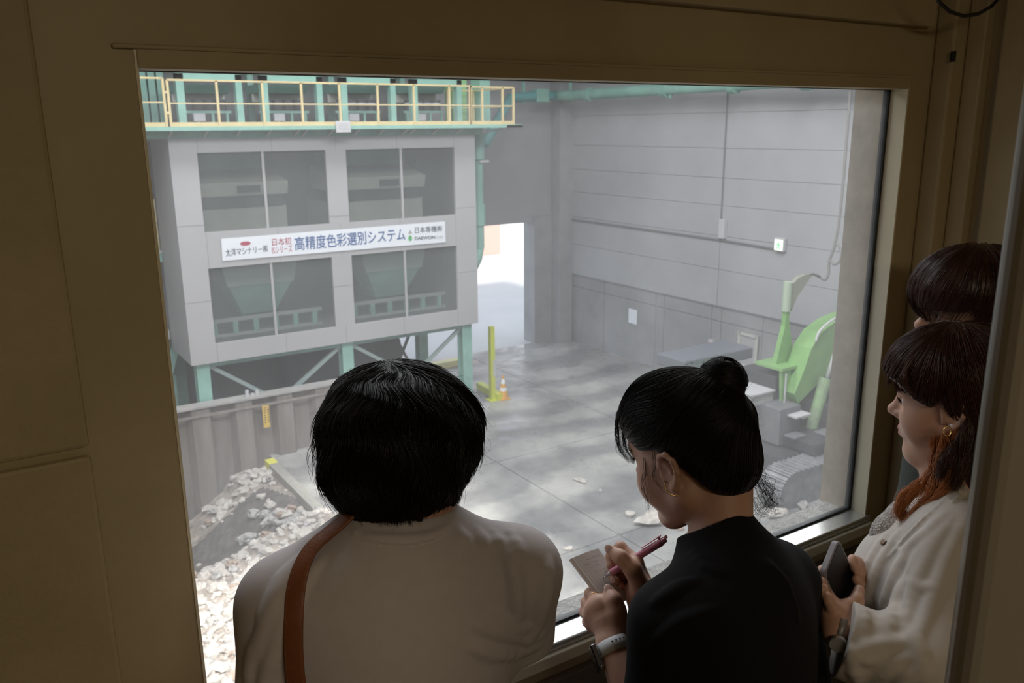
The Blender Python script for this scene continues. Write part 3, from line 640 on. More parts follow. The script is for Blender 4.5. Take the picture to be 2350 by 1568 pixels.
# hanging cable
M_cab = mat('dusty_cable', (.22, .21, .20), .7)
def cp(px, py, X_=17.2): return pX(px, py, X_)
t = thing('hanging_cable', 'dusty grey power cable hanging down with a loop to the green mast', 'cable', (17, 12, 0))
pts = [cp(*p) for p in ((1957, 100), (1951, 210), (1943, 320), (1934, 430), (1924, 520), (1912, 575), (1903, 600), (1902, 625), (1897, 640), (1890, 642), (1878, 634), (1862, 628))]
def smooth_pts(P, n=6):
    P = [Vector(p) for p in P]; out = []
    for i in range(len(P)-1):
        p0 = P[max(i-1, 0)]; p1 = P[i]; p2 = P[i+1]; p3 = P[min(i+2, len(P)-1)]
        for k in range(n):
            u = k/n; out.append(.5*((2*p1)+(p2-p0)*u+(2*p0-5*p1+4*p2-p3)*u*u+(3*p1-p0-3*p2+p3)*u**3))
    out.append(P[-1]); return out
pts[-1] = pY(1862, 628, 12.3)
MB().tube(smooth_pts(pts), .032, 8).build('cable_run', M_cab, t, smooth=True)
lp = [cp(*p) for p in ((1912, 575), (1920, 560), (1931, 578), (1927, 600), (1913, 607), (1904, 595))]
MB().tube(smooth_pts(lp), .03, 8).build('loop', M_cab, t, smooth=True)
top = pts[0]; MB().tube([top, (top.x, top.y, 7.98)], .032, 8).build('upper_run', M_cab, t)
# bollards, cone, low barrier
M_ypost = mat('yellow_green_paint', (.62, .66, .06), .5, var=.1)
q = pZ(1130, 918, FZ); t = thing('marker_post', 'tall yellow-green marker post with a grey band, right of the housing leg', 'post', (q.x, q.y, FZ))
MB().box(q.x-.07, q.x+.07, q.y-.07, q.y+.07, FZ, FZ+2.25).build('post', M_ypost, t); MB().box(q.x-.0, q.x+.085, q.y-.085, q.y-.07, FZ+.75, FZ+1.25).build('grey_tape', M_lgrey, t)
MB().box(q.x-.16, q.x+.16, q.y-.16, q.y+.16, FZ, FZ+.02).build('base_plate', M_ypost, t)
q = pZ(1246, 767, FZ); t = thing('bollard', 'yellow square bollard guarding the corner of the big doorway', 'bollard', (q.x, q.y-.3, FZ))
MB().box(q.x-.14, q.x+.12, q.y-.14, q.y+.12, FZ, FZ+1.62).build('post', mat('mustard_paint', (.58, .52, .07), .5, var=.1), t); MB().box(q.x-.3, q.x+.14, q.y-.2, q.y+.14, FZ, FZ+.04).build('base_plate', M_ypost, t)
MB().box(q.x-.15, q.x+.13, q.y-.15, q.y+.13, FZ+1.62, FZ+1.74).build('white_cap', M_white, t)
q = pZ(1155, 915, FZ); t = thing('traffic_cone', 'small orange and white traffic cone beside the marker post', 'traffic cone', (q.x, q.y, FZ))
M_or = mat('orange_plastic', (.75, .38, .08), .5)
MB().box(q.x-.17, q.x+.17, q.y-.17, q.y+.17, FZ, FZ+.03).build('base', M_or, t)
def cone(z0, z1, m, nm):
    r0 = .15*(1-z0/.75)+.02; r1 = .15*(1-z1/.75)+.02
    MB().tube([(q.x, q.y, FZ+z0), (q.x, q.y, FZ+z1)], [r0, r1], 16).build(nm, m, t)
cone(.03, .26, M_or, 'body'); cone(.26, .36, M_white, 'white_band'); cone(.36, .48, M_or, 'body'); cone(.48, .62, M_white, 'white_band'); cone(.62, .72, M_or, 'tip')
a = pZ(1100, 884, FZ+.1); c_ = pZ(1148, 912, FZ+.1); t = MB().beam((a.x, a.y, FZ+.1), (c_.x, c_.y, FZ+.1), .2, .2).build('wheel_stop', M_ypost); tag(t, 'low yellow wheel stop on the floor running past the marker post', 'wheel stop')
q = pZ(1022, 842, FZ); t = MB().box(q.x-.6, q.x+.8, q.y-.15, q.y+.15, FZ, FZ+.2).build('wheel_stop', mat('pale_yellow_paint', (.72, .68, .3), .6)); tag(t, 'pale yellow wheel stop under the housing near the dark cross braces', 'wheel stop')
q = pZ(1064, 905, FZ); t = MB().box(q.x-.04, q.x+.04, q.y-.04, q.y+.04, FZ, FZ+.75).build('marker_post', mat('amber_paint', (.70, .48, .16), .5)); tag(t, 'short amber marker post just left of the housing\'s right leg', 'post')
# yard outside the doorway
t = thing('building', 'pinkish building with an overexposed white front outside the big doorway', 'building', (20, 48, FZ))
a = pY(1100, 560, 46); c_ = pY(1148, 560, 46)
MB().box(a.x-9, c_.x, 46, 52, FZ, 1.0).build('wall', mat('pink_plaster', (.62, .42, .34), .8), t)
MB().box(c_.x, c_.x+16, 47, 52, FZ, 4.0).build('wall', mat('white_plaster', (.85, .85, .84), .8), t)
MB().box(a.x-9, c_.x+16, 45.6, 52.5, 4.0, 4.3).build('roof', M_white, t)
M_line = mat('white_road_paint', (.85, .85, .85), .6)
# ------------------------------------------------------------------ crawler machine
M_gr = mat('bright_green_paint', (.23, .43, .15), .45, var=.12, scale=2)
M_grd = mat('dusty_green_paint', (.26, .44, .18), .6, var=.3, scale=2, col2=(.22, .25, .18))
M_steel = mat('dusty_track_steel', (.30, .30, .31), .6, .2, var=.3, scale=5)
cr = thing('crawler_machine', 'green and grey crawler crusher parked at the right, partly cut off by the window edge', 'crawler machine', (16, 11.5, FZ))
def track(y0, y1, x0, x1, h):
    n = 14; R_ = h/2; path = []
    for k in range(n+1): a_ = math.pi/2+math.pi*k/n; path.append((x0+R_+R_*math.cos(a_), FZ+R_+R_*math.sin(a_)))
    for k in range(n+1): a_ = -math.pi/2+math.pi*k/n; path.append((x1-R_+R_*math.cos(a_), FZ+R_+R_*math.sin(a_)))
    MB().prism([(p[0], y0+.05, p[1]*1.0) for p in path], (0, y1-y0-.1, 0)).build('track_frame', M_steel, cr)
    L_ = path+[path[0]]; b = MB()
    # walk round the loop laying shoes
    seg = [(Vector((L_[i][0], 0, L_[i][1])), Vector((L_[i+1][0], 0, L_[i+1][1]))) for i in range(len(L_)-1)]
    tot = sum((c2-a2).length for a2, c2 in seg); nsh = int(tot/.15); d = 0; si = 0; acc = 0
    for k in range(nsh):
        want = k*tot/nsh
        while acc+(seg[si][1]-seg[si][0]).length < want: acc += (seg[si][1]-seg[si][0]).length; si += 1
        a2, c2 = seg[si]; dr_ = (c2-a2).normalized(); p = a2+dr_*(want-acc); nn = Vector((dr_.z, 0, -dr_.x))
        if nn.dot(p-Vector(((x0+x1)/2, 0, FZ+R_))) < 0: nn = -nn
        p = p+nn*.02
        b.beam((p.x, y0, p.z), (p.x, y1, p.z), .125, .035, upv=nn)
        b.beam((p.x+nn.x*.02, y0, p.z+nn.z*.02), (p.x+nn.x*.02, y1, p.z+nn.z*.02), .03, .05, upv=nn)
    b.build('track_shoes', M_steel, cr)
q0 = pZ(1766, 1100, FZ+.6)
track(10.6, 11.2, 13.55, 19.0-1.2, .82)
track(13.0, 13.6, 13.9, 17.8, .82)
MB().box(14.3, 17.6, 11.25, 12.95, FZ+.35, FZ+.85).build('undercarriage', M_dgrey, cr)
MB().box(14.9, 17.9, 10.9, 13.4, FZ+.9, FZ+1.15).build('platform', M_dgrey, cr, bevel=.02)
# grey step boxes and generator
def pbox(nm, x0, x1, y0, y1, z0, z1, m, bv=.02): return MB().box(x0, x1, y0, y1, z0, z1).build(nm, m, cr, bevel=bv)
M_gw = mat('greyish_white_paint', (.50, .50, .48), .6, var=.15, scale=3)
pbox('generator_box', 14.45, 15.6, 12.35, 13.4, FZ+.9, FZ+1.95, M_gw)
pbox('generator_top', 14.43, 15.65, 12.3, 13.45, FZ+1.95, FZ+2.0, M_lgrey, .01)
M_mid = mat('mid_grey_paint', (.17, .17, .18), .6, var=.2, scale=3)
pbox('tool_box', 14.75, 15.45, 11.75, 12.34, FZ+.9, FZ+1.75, M_mid); pbox('tool_box_lid', 15.0, 15.5, 11.5, 12.0, FZ+1.55, FZ+1.6, M_lgrey, .01)
pbox('step', 14.8, 15.2, 11.35, 11.65, FZ+1.15, FZ+1.2, M_mid, .01); pbox('step', 15.5, 15.9, 11.1, 11.4, FZ+1.16, FZ+1.21, M_mid, .01); pbox('step', 15.6, 16.0, 11.8, 12.1, FZ+1.35, FZ+1.4, M_lgrey, .01)
pbox('engine', 15.2, 17.2, 12.3, 13.4, FZ+1.0, FZ+2.3, M_dgrey)
pbox('green_hood', 13.9, 15.9, 13.5, 14.8, FZ+.9, FZ+2.05, M_gr); pbox('belt', 14.2, 16.6, 14.2, 15.2, FZ+2.1, FZ+2.4, mat('blue_grey_rubber', (.16, .17, .20), .7), .04)
pbox('warning_label', 14.3, 14.55, 12.34, 12.345, FZ+1.35, FZ+1.5, M_ypost, 0)
o = MB().tube([(14.6, 12.355, FZ+1.6), (14.6, 12.31, FZ+1.6)], .16, 18).build('fan_guard', M_mid, cr)
# cable mast on its box
bt_ = pY(1797, 832, 12.5); X0 = bt_.x
TZ = bt_.z
MB().box(X0-.5, X0+.42, 12.1, 12.9, TZ-.06, TZ+.02).build('mast_table', M_gr, cr, bevel=.01)
MB().prism([(X0-.45, 12.15, TZ-.06), (X0-.15, 12.15, TZ-.06), (X0+.05, 12.15, TZ-1.05), (X0-.35, 12.15, TZ-1.05)], (0, .08, 0)).build('table_leg', M_gr, cr)
MB().box(X0-.08, X0+.4, 12.3, 12.8, TZ-1.2, TZ-.06).build('table_core', M_dgrey, cr)
MB().box(X0+.0, X0+.45, 12.1, 12.25, TZ-.75, TZ-.62).build('cross_bar', M_gr, cr)
MB().tube([(X0-.42, 12.05, TZ-.1), (X0-.42, 12.05, TZ-1.2)], .02, 8).build('support_rod', M_lgrey, cr)
mt = pY(1808, 655, 12.5)
MB().prism([(mt.x-.055, 12.44, mt.z), (mt.x+.055, 12.44, mt.z), (mt.x+.06, 12.44, TZ+1.0), (X0+.30, 12.44, TZ+.02), (X0-.32, 12.44, TZ+.02), (mt.x-.06, 12.44, TZ+.9)], (0, .12, 0)).build('mast', M_gr, cr)
MB().tube([(mt.x, 12.5, mt.z-.6), (mt.x, 12.5, mt.z+.08)], .1, 12).build('mast_head', mat('pale_dusty_green', (.42, .50, .38), .7), cr)
at = pY(1862, 630, 12.5)
MB().prism([(mt.x+.05, 12.45, mt.z-.45), (mt.x+.03, 12.45, mt.z-.02), (mt.x+.3, 12.45, at.z-.02), (at.x-.25, 12.45, at.z+.03), (at.x, 12.45, at.z+.02), (at.x-.15, 12.45, at.z-.12), (mt.x+.3, 12.45, mt.z-.3), (mt.x+.14, 12.45, mt.z-.6)], (0, .1, 0)).build('cable_arm', mat('dusty_olive_steel', (.33, .33, .27), .7), cr)
# the big green boom
def bp(px, py, Y_=11.9): q = pY(px, py, Y_); return (q.x, q.y, q.z)
boom = [bp(*p) for p in ((1832, 928), (1823, 905), (1845, 850), (1862, 800), (1885, 765), (1915, 742), (1950, 725), (2000, 715), (2000, 760), (1950, 785), (1925, 760), (1922, 790), (1905, 850), (1880, 880))]
MB().prism(boom, (0, .5, 0)).build('boom', M_gr, cr, bevel=.02)
edge = smooth_pts([bp(*p, 11.86) for p in ((1872, 785), (1880, 762), (1900, 742), (1925, 727), (1955, 714), (2000, 706))], 4)
MB().tube(edge, .028, 8).build('boom_hose', M_lgrey, cr, smooth=True)
MB().prism([bp(*p, 11.88) for p in ((1925, 760), (1950, 750), (1950, 800), (1930, 800), (1922, 775))], (0, .3, 0)).build('boom_pivot', M_dgrey, cr)
MB().tube([bp(1921, 795, 11.7), bp(1898, 868, 11.7)], .05, 12).build('hydraulic_rod', M_lgrey, cr, smooth=True)
MB().tube([bp(1895, 868, 11.7), bp(1862, 985, 11.7)], [.14, .13], 14).build('hydraulic_cylinder', M_grd, cr)
MB().prism([bp(*p, 12.3) for p in ((1925, 830), (2000, 790), (2000, 1050), (1880, 1050), (1900, 900))], (0, .4, 0)).build('boom_foot', M_grd, cr)
pbox('slew_body', 16.0, 18.0, 11.3, 12.9, FZ+1.15, FZ+1.7, M_dgrey)
pbox('cover_plate', 16.4, 17.2, 10.95, 11.4, FZ+1.15, FZ+1.22, M_lgrey, .01)
# ------------------------------------------------------------------ distance-field bodies
def A3(v): return np.array([v[0], v[1], v[2]], np.float64)
class Prim:
    def __init__(s, f, lo, hi, k, op='u'): s.f, s.lo, s.hi, s.k, s.op = f, np.array(lo), np.array(hi), k, op
def rc(a, b, ra, rb, k=.012, op='u'):
    a = A3(a); b = A3(b); d = b-a; L2 = max(d@d, 1e-12); m = max(ra, rb)
    def f(P):
        v = P-a; t = np.clip((v@d)/L2, 0, 1); q = v-t[:, None]*d
        return np.sqrt((q*q).sum(1))-(ra+(rb-ra)*t)
    return Prim(f, np.minimum(a, b)-m, np.maximum(a, b)+m, k, op)
def ell(c, r, ax=None, k=.012, op='u'):
    c = A3(c); r = np.array(r, float); M_ = np.eye(3) if ax is None else np.array([A3(x) for x in ax])
    def f(P):
        q = (P-c)@M_.T; k0 = np.sqrt(((q/r)**2).sum(1)); k1 = np.sqrt(((q/r**2)**2).sum(1))+1e-9
        return k0*(k0-1)/k1
    m = np.abs(M_.T)@r if ax is not None else r
    return Prim(f, c-m*1.05, c+m*1.05, k, op)
def rbox(c, h, ax, rr=.01, k=.01, op='u'):
    c = A3(c); h = np.array(h, float)-rr; M_ = np.array([A3(x) for x in ax])
    def f(P):
        q = np.abs((P-c)@M_.T)-h; return np.sqrt((np.maximum(q, 0)**2).sum(1))+np.minimum(q.max(1), 0)-rr
    m = np.abs(M_.T)@(h+rr); return Prim(f, c-m, c+m, k, op)
def cutf(fun, op='i', k=.004): return Prim(fun, [-9]*3, [9]*3, k, op)
def smin(a, b, k):
    h = np.maximum(k-np.abs(a-b), 0)/k; return np.minimum(a, b)-h*h*k*.25
def sdf(prims, P):
    P = np.asarray(P, float); F = np.full(len(P), 1e3)
    for p in prims:
        pad = max(p.k, .0)+.03
        msk = ((P > p.lo-pad) & (P < p.hi+pad)).all(1)
        if not msk.any(): continue
        v = p.f(P[msk]); o_ = F[msk]
        if p.op == 'u': F[msk] = smin(o_, v, p.k)
        elif p.op == 's': F[msk] = -smin(-o_, v, p.k)
        else: F[msk] = -smin(-o_, -v, p.k)
    return F
def grad(prims, P, e=.0015):
    g = np.stack([sdf(prims, P+np.eye(3)[i]*e)-sdf(prims, P-np.eye(3)[i]*e) for i in range(3)], 1)
    return g/(np.linalg.norm(g, axis=1, keepdims=True)+1e-9)
def nets(prims, res, lo=None, hi=None):
    us = [p for p in prims if p.op == 'u']
    if lo is None: lo = np.min([p.lo for p in us], 0)
    if hi is None: hi = np.max([p.hi for p in us], 0)
    lo = np.array(lo)-3*res; hi = np.array(hi)+3*res
    n = np.ceil((hi-lo)/res).astype(int)+1
    ax = [lo[i]+np.arange(n[i])*res for i in range(3)]
    F = np.full(n, 1e3, np.float64)
    for p in prims:
        pad = p.k+3*res
        i0 = np.maximum(np.floor((p.lo-pad-lo)/res).astype(int), 0); i1 = np.minimum(np.ceil((p.hi+pad-lo)/res).astype(int)+1, n)
        if (i1 <= i0).any(): continue
        sl = tuple(slice(i0[j], i1[j]) for j in range(3))
        X_, Y_, Z_ = np.meshgrid(*[ax[j][sl[j]] for j in range(3)], indexing='ij')
        v = p.f(np.stack([X_.ravel(), Y_.ravel(), Z_.ravel()], 1)).reshape(X_.shape); o_ = F[sl]
        if p.op == 'u': F[sl] = smin(o_, v, p.k)
        elif p.op == 's': F[sl] = -smin(-o_, v, p.k)
        else: F[sl] = -smin(-o_, -v, p.k)
    inside = F < 0
    cn = [(i, j, k) for i in (0, 1) for j in (0, 1) for k in (0, 1)]
    sh = tuple(m-1 for m in n)
    def cor(A_, c_): return A_[c_[0]:c_[0]+sh[0], c_[1]:c_[1]+sh[1], c_[2]:c_[2]+sh[2]]
    cnt_ = sum(cor(inside, c_).astype(np.int8) for c_ in cn); act = (cnt_ > 0) & (cnt_ < 8)
    ia = np.argwhere(act); vid = -np.ones(sh, np.int64); vid[act] = np.arange(len(ia))
    acc = np.zeros((len(ia), 3)); num = np.zeros(len(ia))
    vals = {c_: F[ia[:, 0]+c_[0], ia[:, 1]+c_[1], ia[:, 2]+c_[2]] for c_ in cn}
    for a in cn:
        for d in range(3):
            if a[d] == 0:
                b = list(a); b[d] = 1; b = tuple(b); fa, fb = vals[a], vals[b]; m_ = (fa < 0) != (fb < 0)
                t = np.where(m_, fa/(fa-fb+1e-12), 0); q = np.tile(np.array(a, float), (len(ia), 1)); q[:, d] = t
                acc += q*m_[:, None]; num += m_
    V_ = lo+(ia+acc/num[:, None])*res
    faces = []
    for d in range(3):
        u, v = [(1, 2), (2, 0), (0, 1)][d]
        s0 = [slice(1, m-1) for m in n]; s0[d] = slice(0, n[d]-1); s1 = list(s0); s1[d] = slice(1, n[d])
        A_ = inside[tuple(s0)]; B_ = inside[tuple(s1)]; e = np.argwhere(A_ != B_)
        if not len(e): continue
        flip = A_[tuple(e.T)]; base_ = e.copy(); base_[:, u] += 1; base_[:, v] += 1
        def cell(du, dv): q = base_.copy(); q[:, u] += du; q[:, v] += dv; return vid[tuple(q.T)]
        f = np.stack([cell(-1, -1), cell(0, -1), cell(0, 0), cell(-1, 0)], 1)
        f[~flip] = f[~flip][:, ::-1]; faces.append(f)
    return V_, np.concatenate(faces)
def sdf_mesh(name, prims, res, m, parent=None, lo=None, hi=None, mats=None, picker=None, relax=1):
    V_, F_ = nets(prims, res, lo, hi)
    for _ in range(relax):       # pull back to the zero level after smoothing
        g = grad(prims, V_, res*.5); V_ = V_-g*np.clip(sdf(prims, V_), -res, res)[:, None]*.8
    me = bpy.data.meshes.new(name); nv, nf = len(V_), len(F_)
    me.vertices.add(nv); me.vertices.foreach_set('co', V_.astype(np.float32).ravel())
    me.loops.add(nf*4); me.loops.foreach_set('vertex_index', F_.astype(np.int32).ravel())
    me.polygons.add(nf); me.polygons.foreach_set('loop_start', (np.arange(nf)*4).astype(np.int32)); me.polygons.foreach_set('use_smooth', np.ones(nf, bool))
    me.materials.append(m)
    if picker is not None:
        for q in mats: me.materials.append(q)
        me.polygons.foreach_set('material_index', picker(V_[F_].mean(1)).astype(np.int32))
    me.update(calc_edges=True); me.validate()
    o = bpy.data.objects.new(name, me); COL.objects.link(o); place(o, parent); return o
def hit(prims, px, py, t0=.7, t1=2.6):
    d = A3(ray(px, py).normalized()); t = t0; c = A3(CAM)
    for _ in range(160):
        v = float(sdf(prims, (c+d*t)[None])[0]); 
        if v < .0004: break
        t += min(max(v*.8, .0006), .03)
        if t > t1: return None
    return c+d*t
def strands_mesh(name, paths, rad, m, parent, seg=3):
    # paths (N, K, 3), rad (N,) root radius; tapered three-sided strands
    N_, K, _ = paths.shape; T = np.gradient(paths, axis=1); T /= np.linalg.norm(T, axis=2, keepdims=True)+1e-9
    ref = np.array([.31, .47, .82]); a = np.cross(T, ref); a /= np.linalg.norm(a, axis=2, keepdims=True)+1e-9; b = np.cross(T, a)
    u = np.linspace(0, 1, K); prof = (1-u**3*.85)*np.minimum(1, .5+u*6)
    ring = []
    for j in range(seg):
        t = 2*math.pi*j/seg; ring.append(paths+(a*math.cos(t)+b*math.sin(t))*(rad[:, None]*prof[None])[:, :, None])
    V_ = np.stack(ring, 2).reshape(-1, 3)     # index ((n*K)+k)*seg+j
    n_ = np.arange(N_)[:, None, None]; k_ = np.arange(K-1)[None, :, None]; j_ = np.arange(seg)[None, None, :]
    def ix(kk, jj): return (n_*K+kk)*seg+jj
    F_ = np.stack([ix(k_, j_), ix(k_, (j_+1) % seg), ix(k_+1, (j_+1) % seg), ix(k_+1, j_)], -1).reshape(-1, 4)
    me = bpy.data.meshes.new(name); nv, nf = len(V_), len(F_)
    me.vertices.add(nv); me.vertices.foreach_set('co', V_.astype(np.float32).ravel())
    me.loops.add(nf*4); me.loops.foreach_set('vertex_index', F_.astype(np.int32).ravel())
    me.polygons.add(nf); me.polygons.foreach_set('loop_start', (np.arange(nf)*4).astype(np.int32)); me.polygons.foreach_set('use_smooth', np.ones(nf, bool))
    me.materials.append(m); me.update(calc_edges=True)
    o = bpy.data.objects.new(name, me); COL.objects.link(o); place(o, parent); return o
def grow(prims, roots, flow, steps, ds, h, stop=None):
    # strands that follow the surface of a distance field; flow(P, i)->direction field, h (N,K) height above it
    P = roots.copy(); out = [P.copy()]; N_ = len(P)
    for i in range(steps-1):
        n_ = grad(prims, P, .002); F_ = flow(P, i, n_); F_ = F_-n_*(F_*n_).sum(1, keepdims=True); F_ /= np.linalg.norm(F_, axis=1, keepdims=True)+1e-6
        old = P; P = P+F_*(ds if np.isscalar(ds) else ds[:, None])
        n_ = grad(prims, P, .002); P = P-n_*(np.clip(sdf(prims, P)-h[:, i], -.01, .01))[:, None]
        if stop is not None: P = np.where(stop(P)[:, None], old+F_*.0002, P)
        out.append(P.copy())
    return np.stack(out, 1)
def surf_pts(prims, n_, centre, rad, test=None):
    # random points on a field's surface
    d = RNG.normal(size=(n_*3, 3)); d /= np.linalg.norm(d, axis=1, keepdims=True); P = A3(centre)+d*rad
    for _ in range(12): P = P-grad(prims, P, .002)*sdf(prims, P)[:, None]*.9
    ok = np.abs(sdf(prims, P)) < .002
    if test is not None: ok &= test(P)
    return P[ok][:n_]
class Frame:
    def __init__(s, c, yaw, pitch, roll=0):
        y, p, r = map(math.radians, (yaw, pitch, roll)); fh = np.array([-math.sin(y), math.cos(y), 0]); z = np.array([0, 0, 1.])
        f = fh*math.cos(p)-z*math.sin(p); u = z*math.cos(p)+fh*math.sin(p); x = np.cross(f, u)
        s.x = x*math.cos(r)+u*math.sin(r); s.f = f; s.u = np.cross(s.x, f); s.c = np.array(c, float); s.M = np.array([s.x, s.f, s.u])
    def __call__(s, x, y, z): return s.c+s.x*x+s.f*y+s.u*z
    def loc(s, P): return (np.asarray(P)-s.c)@s.M.T
def head_prims(H_):
    ax = (H_.x, H_.f, H_.u); P = []
    P += [ell(H_(0, -.016, .038), (.074, .094, .080), ax, .01), ell(H_(0, .026, -.015), (.062, .066, .088), ax, .03),
          rc(H_(-.050, -.0, -.052), H_(-.018, .062, -.096), .024, .017, .03), rc(H_(.050, -.0, -.052), H_(.018, .062, -.096), .024, .017, .03),
          ell(H_(0, .070, -.098), (.020, .019, .017), ax, .025), ell(H_(-.037, .056, -.034), (.028, .028, .030), ax, .03), ell(H_(.037, .056, -.034), (.028, .028, .030), ax, .03),
          rc(H_(-.030, .074, .026), H_(.030, .074, .026), .014, .014, .02),
          ell(H_(0, .050, .055), (.052, .036, .045), ax, .03),
          rc(H_(0, .086, .010), H_(0, .103, -.018), .0065, .009, .014), ell(H_(0, .106, -.021), (.010, .009, .0085), ax, .01),
          ell(H_(-.012, .094, -.026), (.007, .010, .007), ax, .006), ell(H_(.012, .094, -.026), (.007, .010, .007), ax, .006),
          ell(H_(0, .082, -.055), (.026, .013, .020), ax, .015),
          ell(H_(0, .0925, -.0525), (.021, .0075, .0052), ax, .004), ell(H_(0, .0915, -.0625), (.018, .0085, .0062), ax, .004),
          rc(H_(-.021, .086, -.0575), H_(.021, .086, -.0575), .0012, .0012, .004, 's'), rc(H_(-.008, .0955, -.0574), H_(.008, .0955, -.0574), .0012, .0012, .003, 's'),
          ell(H_(-.031, .091, .004), (.017, .012, .011), ax, .012, 's'), ell(H_(.031, .091, .004), (.017, .012, .011), ax, .012, 's'),
          ell(H_(-.031, .071, .003), (.0145, .0135, .0115), ax, .004), ell(H_(.031, .071, .003), (.0145, .0135, .0115), ax, .004)]
    for s_ in (-1, 1):
        e = lambda x, y, z: H_(s_*x, y, z)
        ring = [(.074, .012, -.020), (.077, .012, .006), (.081, .004, .022), (.084, -.010, .025), (.086, -.021, .014), (.084, -.021, -.004), (.080, -.014, -.019), (.077, -.004, -.030), (.074, .004, -.028)]
        rr = [.0035, .0035, .0038, .004, .004, .004, .0045, .0065, .004]
        P.append(ell(e(.075, -.004, -.002), (.0055, .016, .024), ax, .006))
        for a, b, r0, r1 in zip(ring, ring[1:], rr, rr[1:]): P.append(rc(e(*a), e(*b), r0, r1, .004))
        P.append(rc(e(.078, .0, .012), e(.081, -.010, -.006), .0028, .0028, .004))
        P.append(ell(e(.083, .001, -.004), (.0045, .006, .007), ax, .004, 's'))
    return P
def head_picker(H_):
    def f(C_):
        q = H_.loc(C_); i = np.zeros(len(C_))
        lip = (np.abs(q[:, 0]) < .023-.25*np.abs(q[:, 2]+.0575)) & (np.abs(q[:, 2]+.0578) < .0095) & (q[:, 1] > .084)
        i[lip] = 1; return i
    return f
def eyes(H_, parent):
    for s_ in (-1, 1):
        b = MB(); bmesh.ops.create_uvsphere(b.bm, u_segments=20, v_segments=12, radius=.0118, matrix=Matrix.Translation(Vector(H_(s_*.031, .0735, .003)))); b.build('eye', M_eye, parent, smooth=True)
        b = MB(); c = H_(s_*.031, .0735, .003); b.tube([Vector(c+H_.f*.0105), Vector(c+H_.f*.0122)], [.0055, .0035], 14); b.build('iris', M_iris, parent, smooth=True)
        # lashes and brow
        n_ = 26; pts = []
        for k in range(n_):
            u = k/(n_-1)-.5; root = H_(s_*(.031+u*.027), .0835-abs(u)*.012+(.004 if s_*u < 0 else -.004), .0085-u*u*.02)
            d = H_.f*.006+H_.u*.004+H_.x*s_*u*.006; pts.append([root+d*t+H_.u*.002*t*t for t in np.linspace(0, 1, 5)])
        strands_mesh('eyelashes', np.array(pts), np.full(n_, .0004), M_hairk, parent)
        pts = []
        for k in range(60):
            u = random.uniform(-.5, .5); root = H_(s_*(.033+u*.036), .0895-abs(u+.1)*.014-(.006 if u > .25 else 0), .0265+.004*(1-u*u*5)+random.uniform(-.0025, .0025))
            d = H_.x*s_*.006+H_.u*.001-H_.f*.0015; pts.append([root+d*t for t in np.linspace(0, 1, 4)])
        strands_mesh('eyebrow', np.array(pts), np.full(60, .0004), M_hairk, parent)
def finger(J, R_, k=.006):
    return [rc(a, b, r0, r1, k) for a, b, r0, r1 in zip(J, J[1:], R_, R_[1:])]
M_skin = mat('skin', (.52, .30, .215), .5, var=.08, scale=14, bump=.05, bscale=500, sub=.08)
M_lip = mat('lips', (.45, .16, .13), .4)
M_eye = mat('eye_white', (.7, .68, .66), .2); M_iris = mat('iris_dark', (.02, .012, .01), .15)
M_hairk = mat('black_hair', (.010, .0085, .0085), .44, spec=.25)
M_hairb = mat('dark_brown_hair', (.050, .019, .012), .38, spec=.4)
M_hairr = mat('auburn_hair', (.46, .17, .06), .4, spec=.4)
M_gold = mat('gold', (.75, .52, .22), .25, 1.0)
M_nail = mat('nail', (.62, .40, .34), .2, coat=.5)
M_shoe = mat('shoe_leather', (.03, .028, .028), .5)
# legs, trousers and shoes for a standing figure whose hips are at (x, y)
def lower_body(parent, F_, hipz, m_tr, w_=.155, prs=None):
    T = [ell(F_(0, -.0, hipz), (w_, .115, .12), (F_.x, F_.f, F_.u), .03)]; sh = []
    for s_ in (-1, 1):
        T += [rc(F_(s_*.085, 0, hipz-.06), F_(s_*.09, .01, hipz-.42), .088, .062, .03), rc(F_(s_*.09, .01, hipz-.42), F_(s_*.095, -.01, .09), .062, .05, .02)]
        sh.append([rc(F_(s_*.095, -.03, .045), F_(s_*.105, .13, .033), .04, .032, .02), cutf(lambda P: -(P[:, 2]-.002), 'i')])
    sdf_mesh('trousers', T, .014, m_tr, parent)
    for q in sh: sdf_mesh('shoe', q, .01, M_shoe, parent, lo=q[0].lo, hi=q[0].hi)
def D3(px, py, D): return A3(pD(px, py, D))
# ================================================================== person 1: short bob, pale T-shirt, seen from behind
H1 = Frame(D3(915, 1045, 1.225), -8, 8, 0)
B1 = Frame((.462, 1.0, 0), -25, 0)
p1 = thing('person', 'person with a short black bob seen from behind, in a pale T-shirt at the window', 'person', (.462, 1.0, 0))
neck1 = [rc(H1(0, -.03, -.05), D3(925, 1255, 1.2), .055, .057, .03)]
tors = [rc(D3(925, 1285, 1.2), D3(655, 1388, 1.17), .052, .055, .06), rc(D3(925, 1280, 1.2), D3(1185, 1312, 1.22), .052, .054, .06),
        ell(D3(915, 1420, 1.22), (.175, .10, .16), (B1.x, B1.f, B1.u), .06), ell(D3(905, 1560, 1.22), (.155, .105, .22), (B1.x, B1.f, B1.u), .06),
        rc(D3(925, 1270, 1.21), D3(915, 1420, 1.22), .075, .09, .05)]
armL = [rc(D3(655, 1388, 1.17), D3(640, 1600, 1.17), .055, .052, .03)]
armR = [rc(D3(1185, 1312, 1.22), D3(1192, 1452, 1.28), .054, .046, .03)]
foreL = [rc(D3(640, 1600, 1.17), D3(700, 1760, 1.28), .045, .036, .02)]
elbR = D3(1185, 1450, 1.30); wrR = D3(1050, 1475, 1.37)
foreR = [rc(D3(1192, 1420, 1.28), elbR, .042, .038, .02), rc(elbR, wrR, .036, .026, .015)]
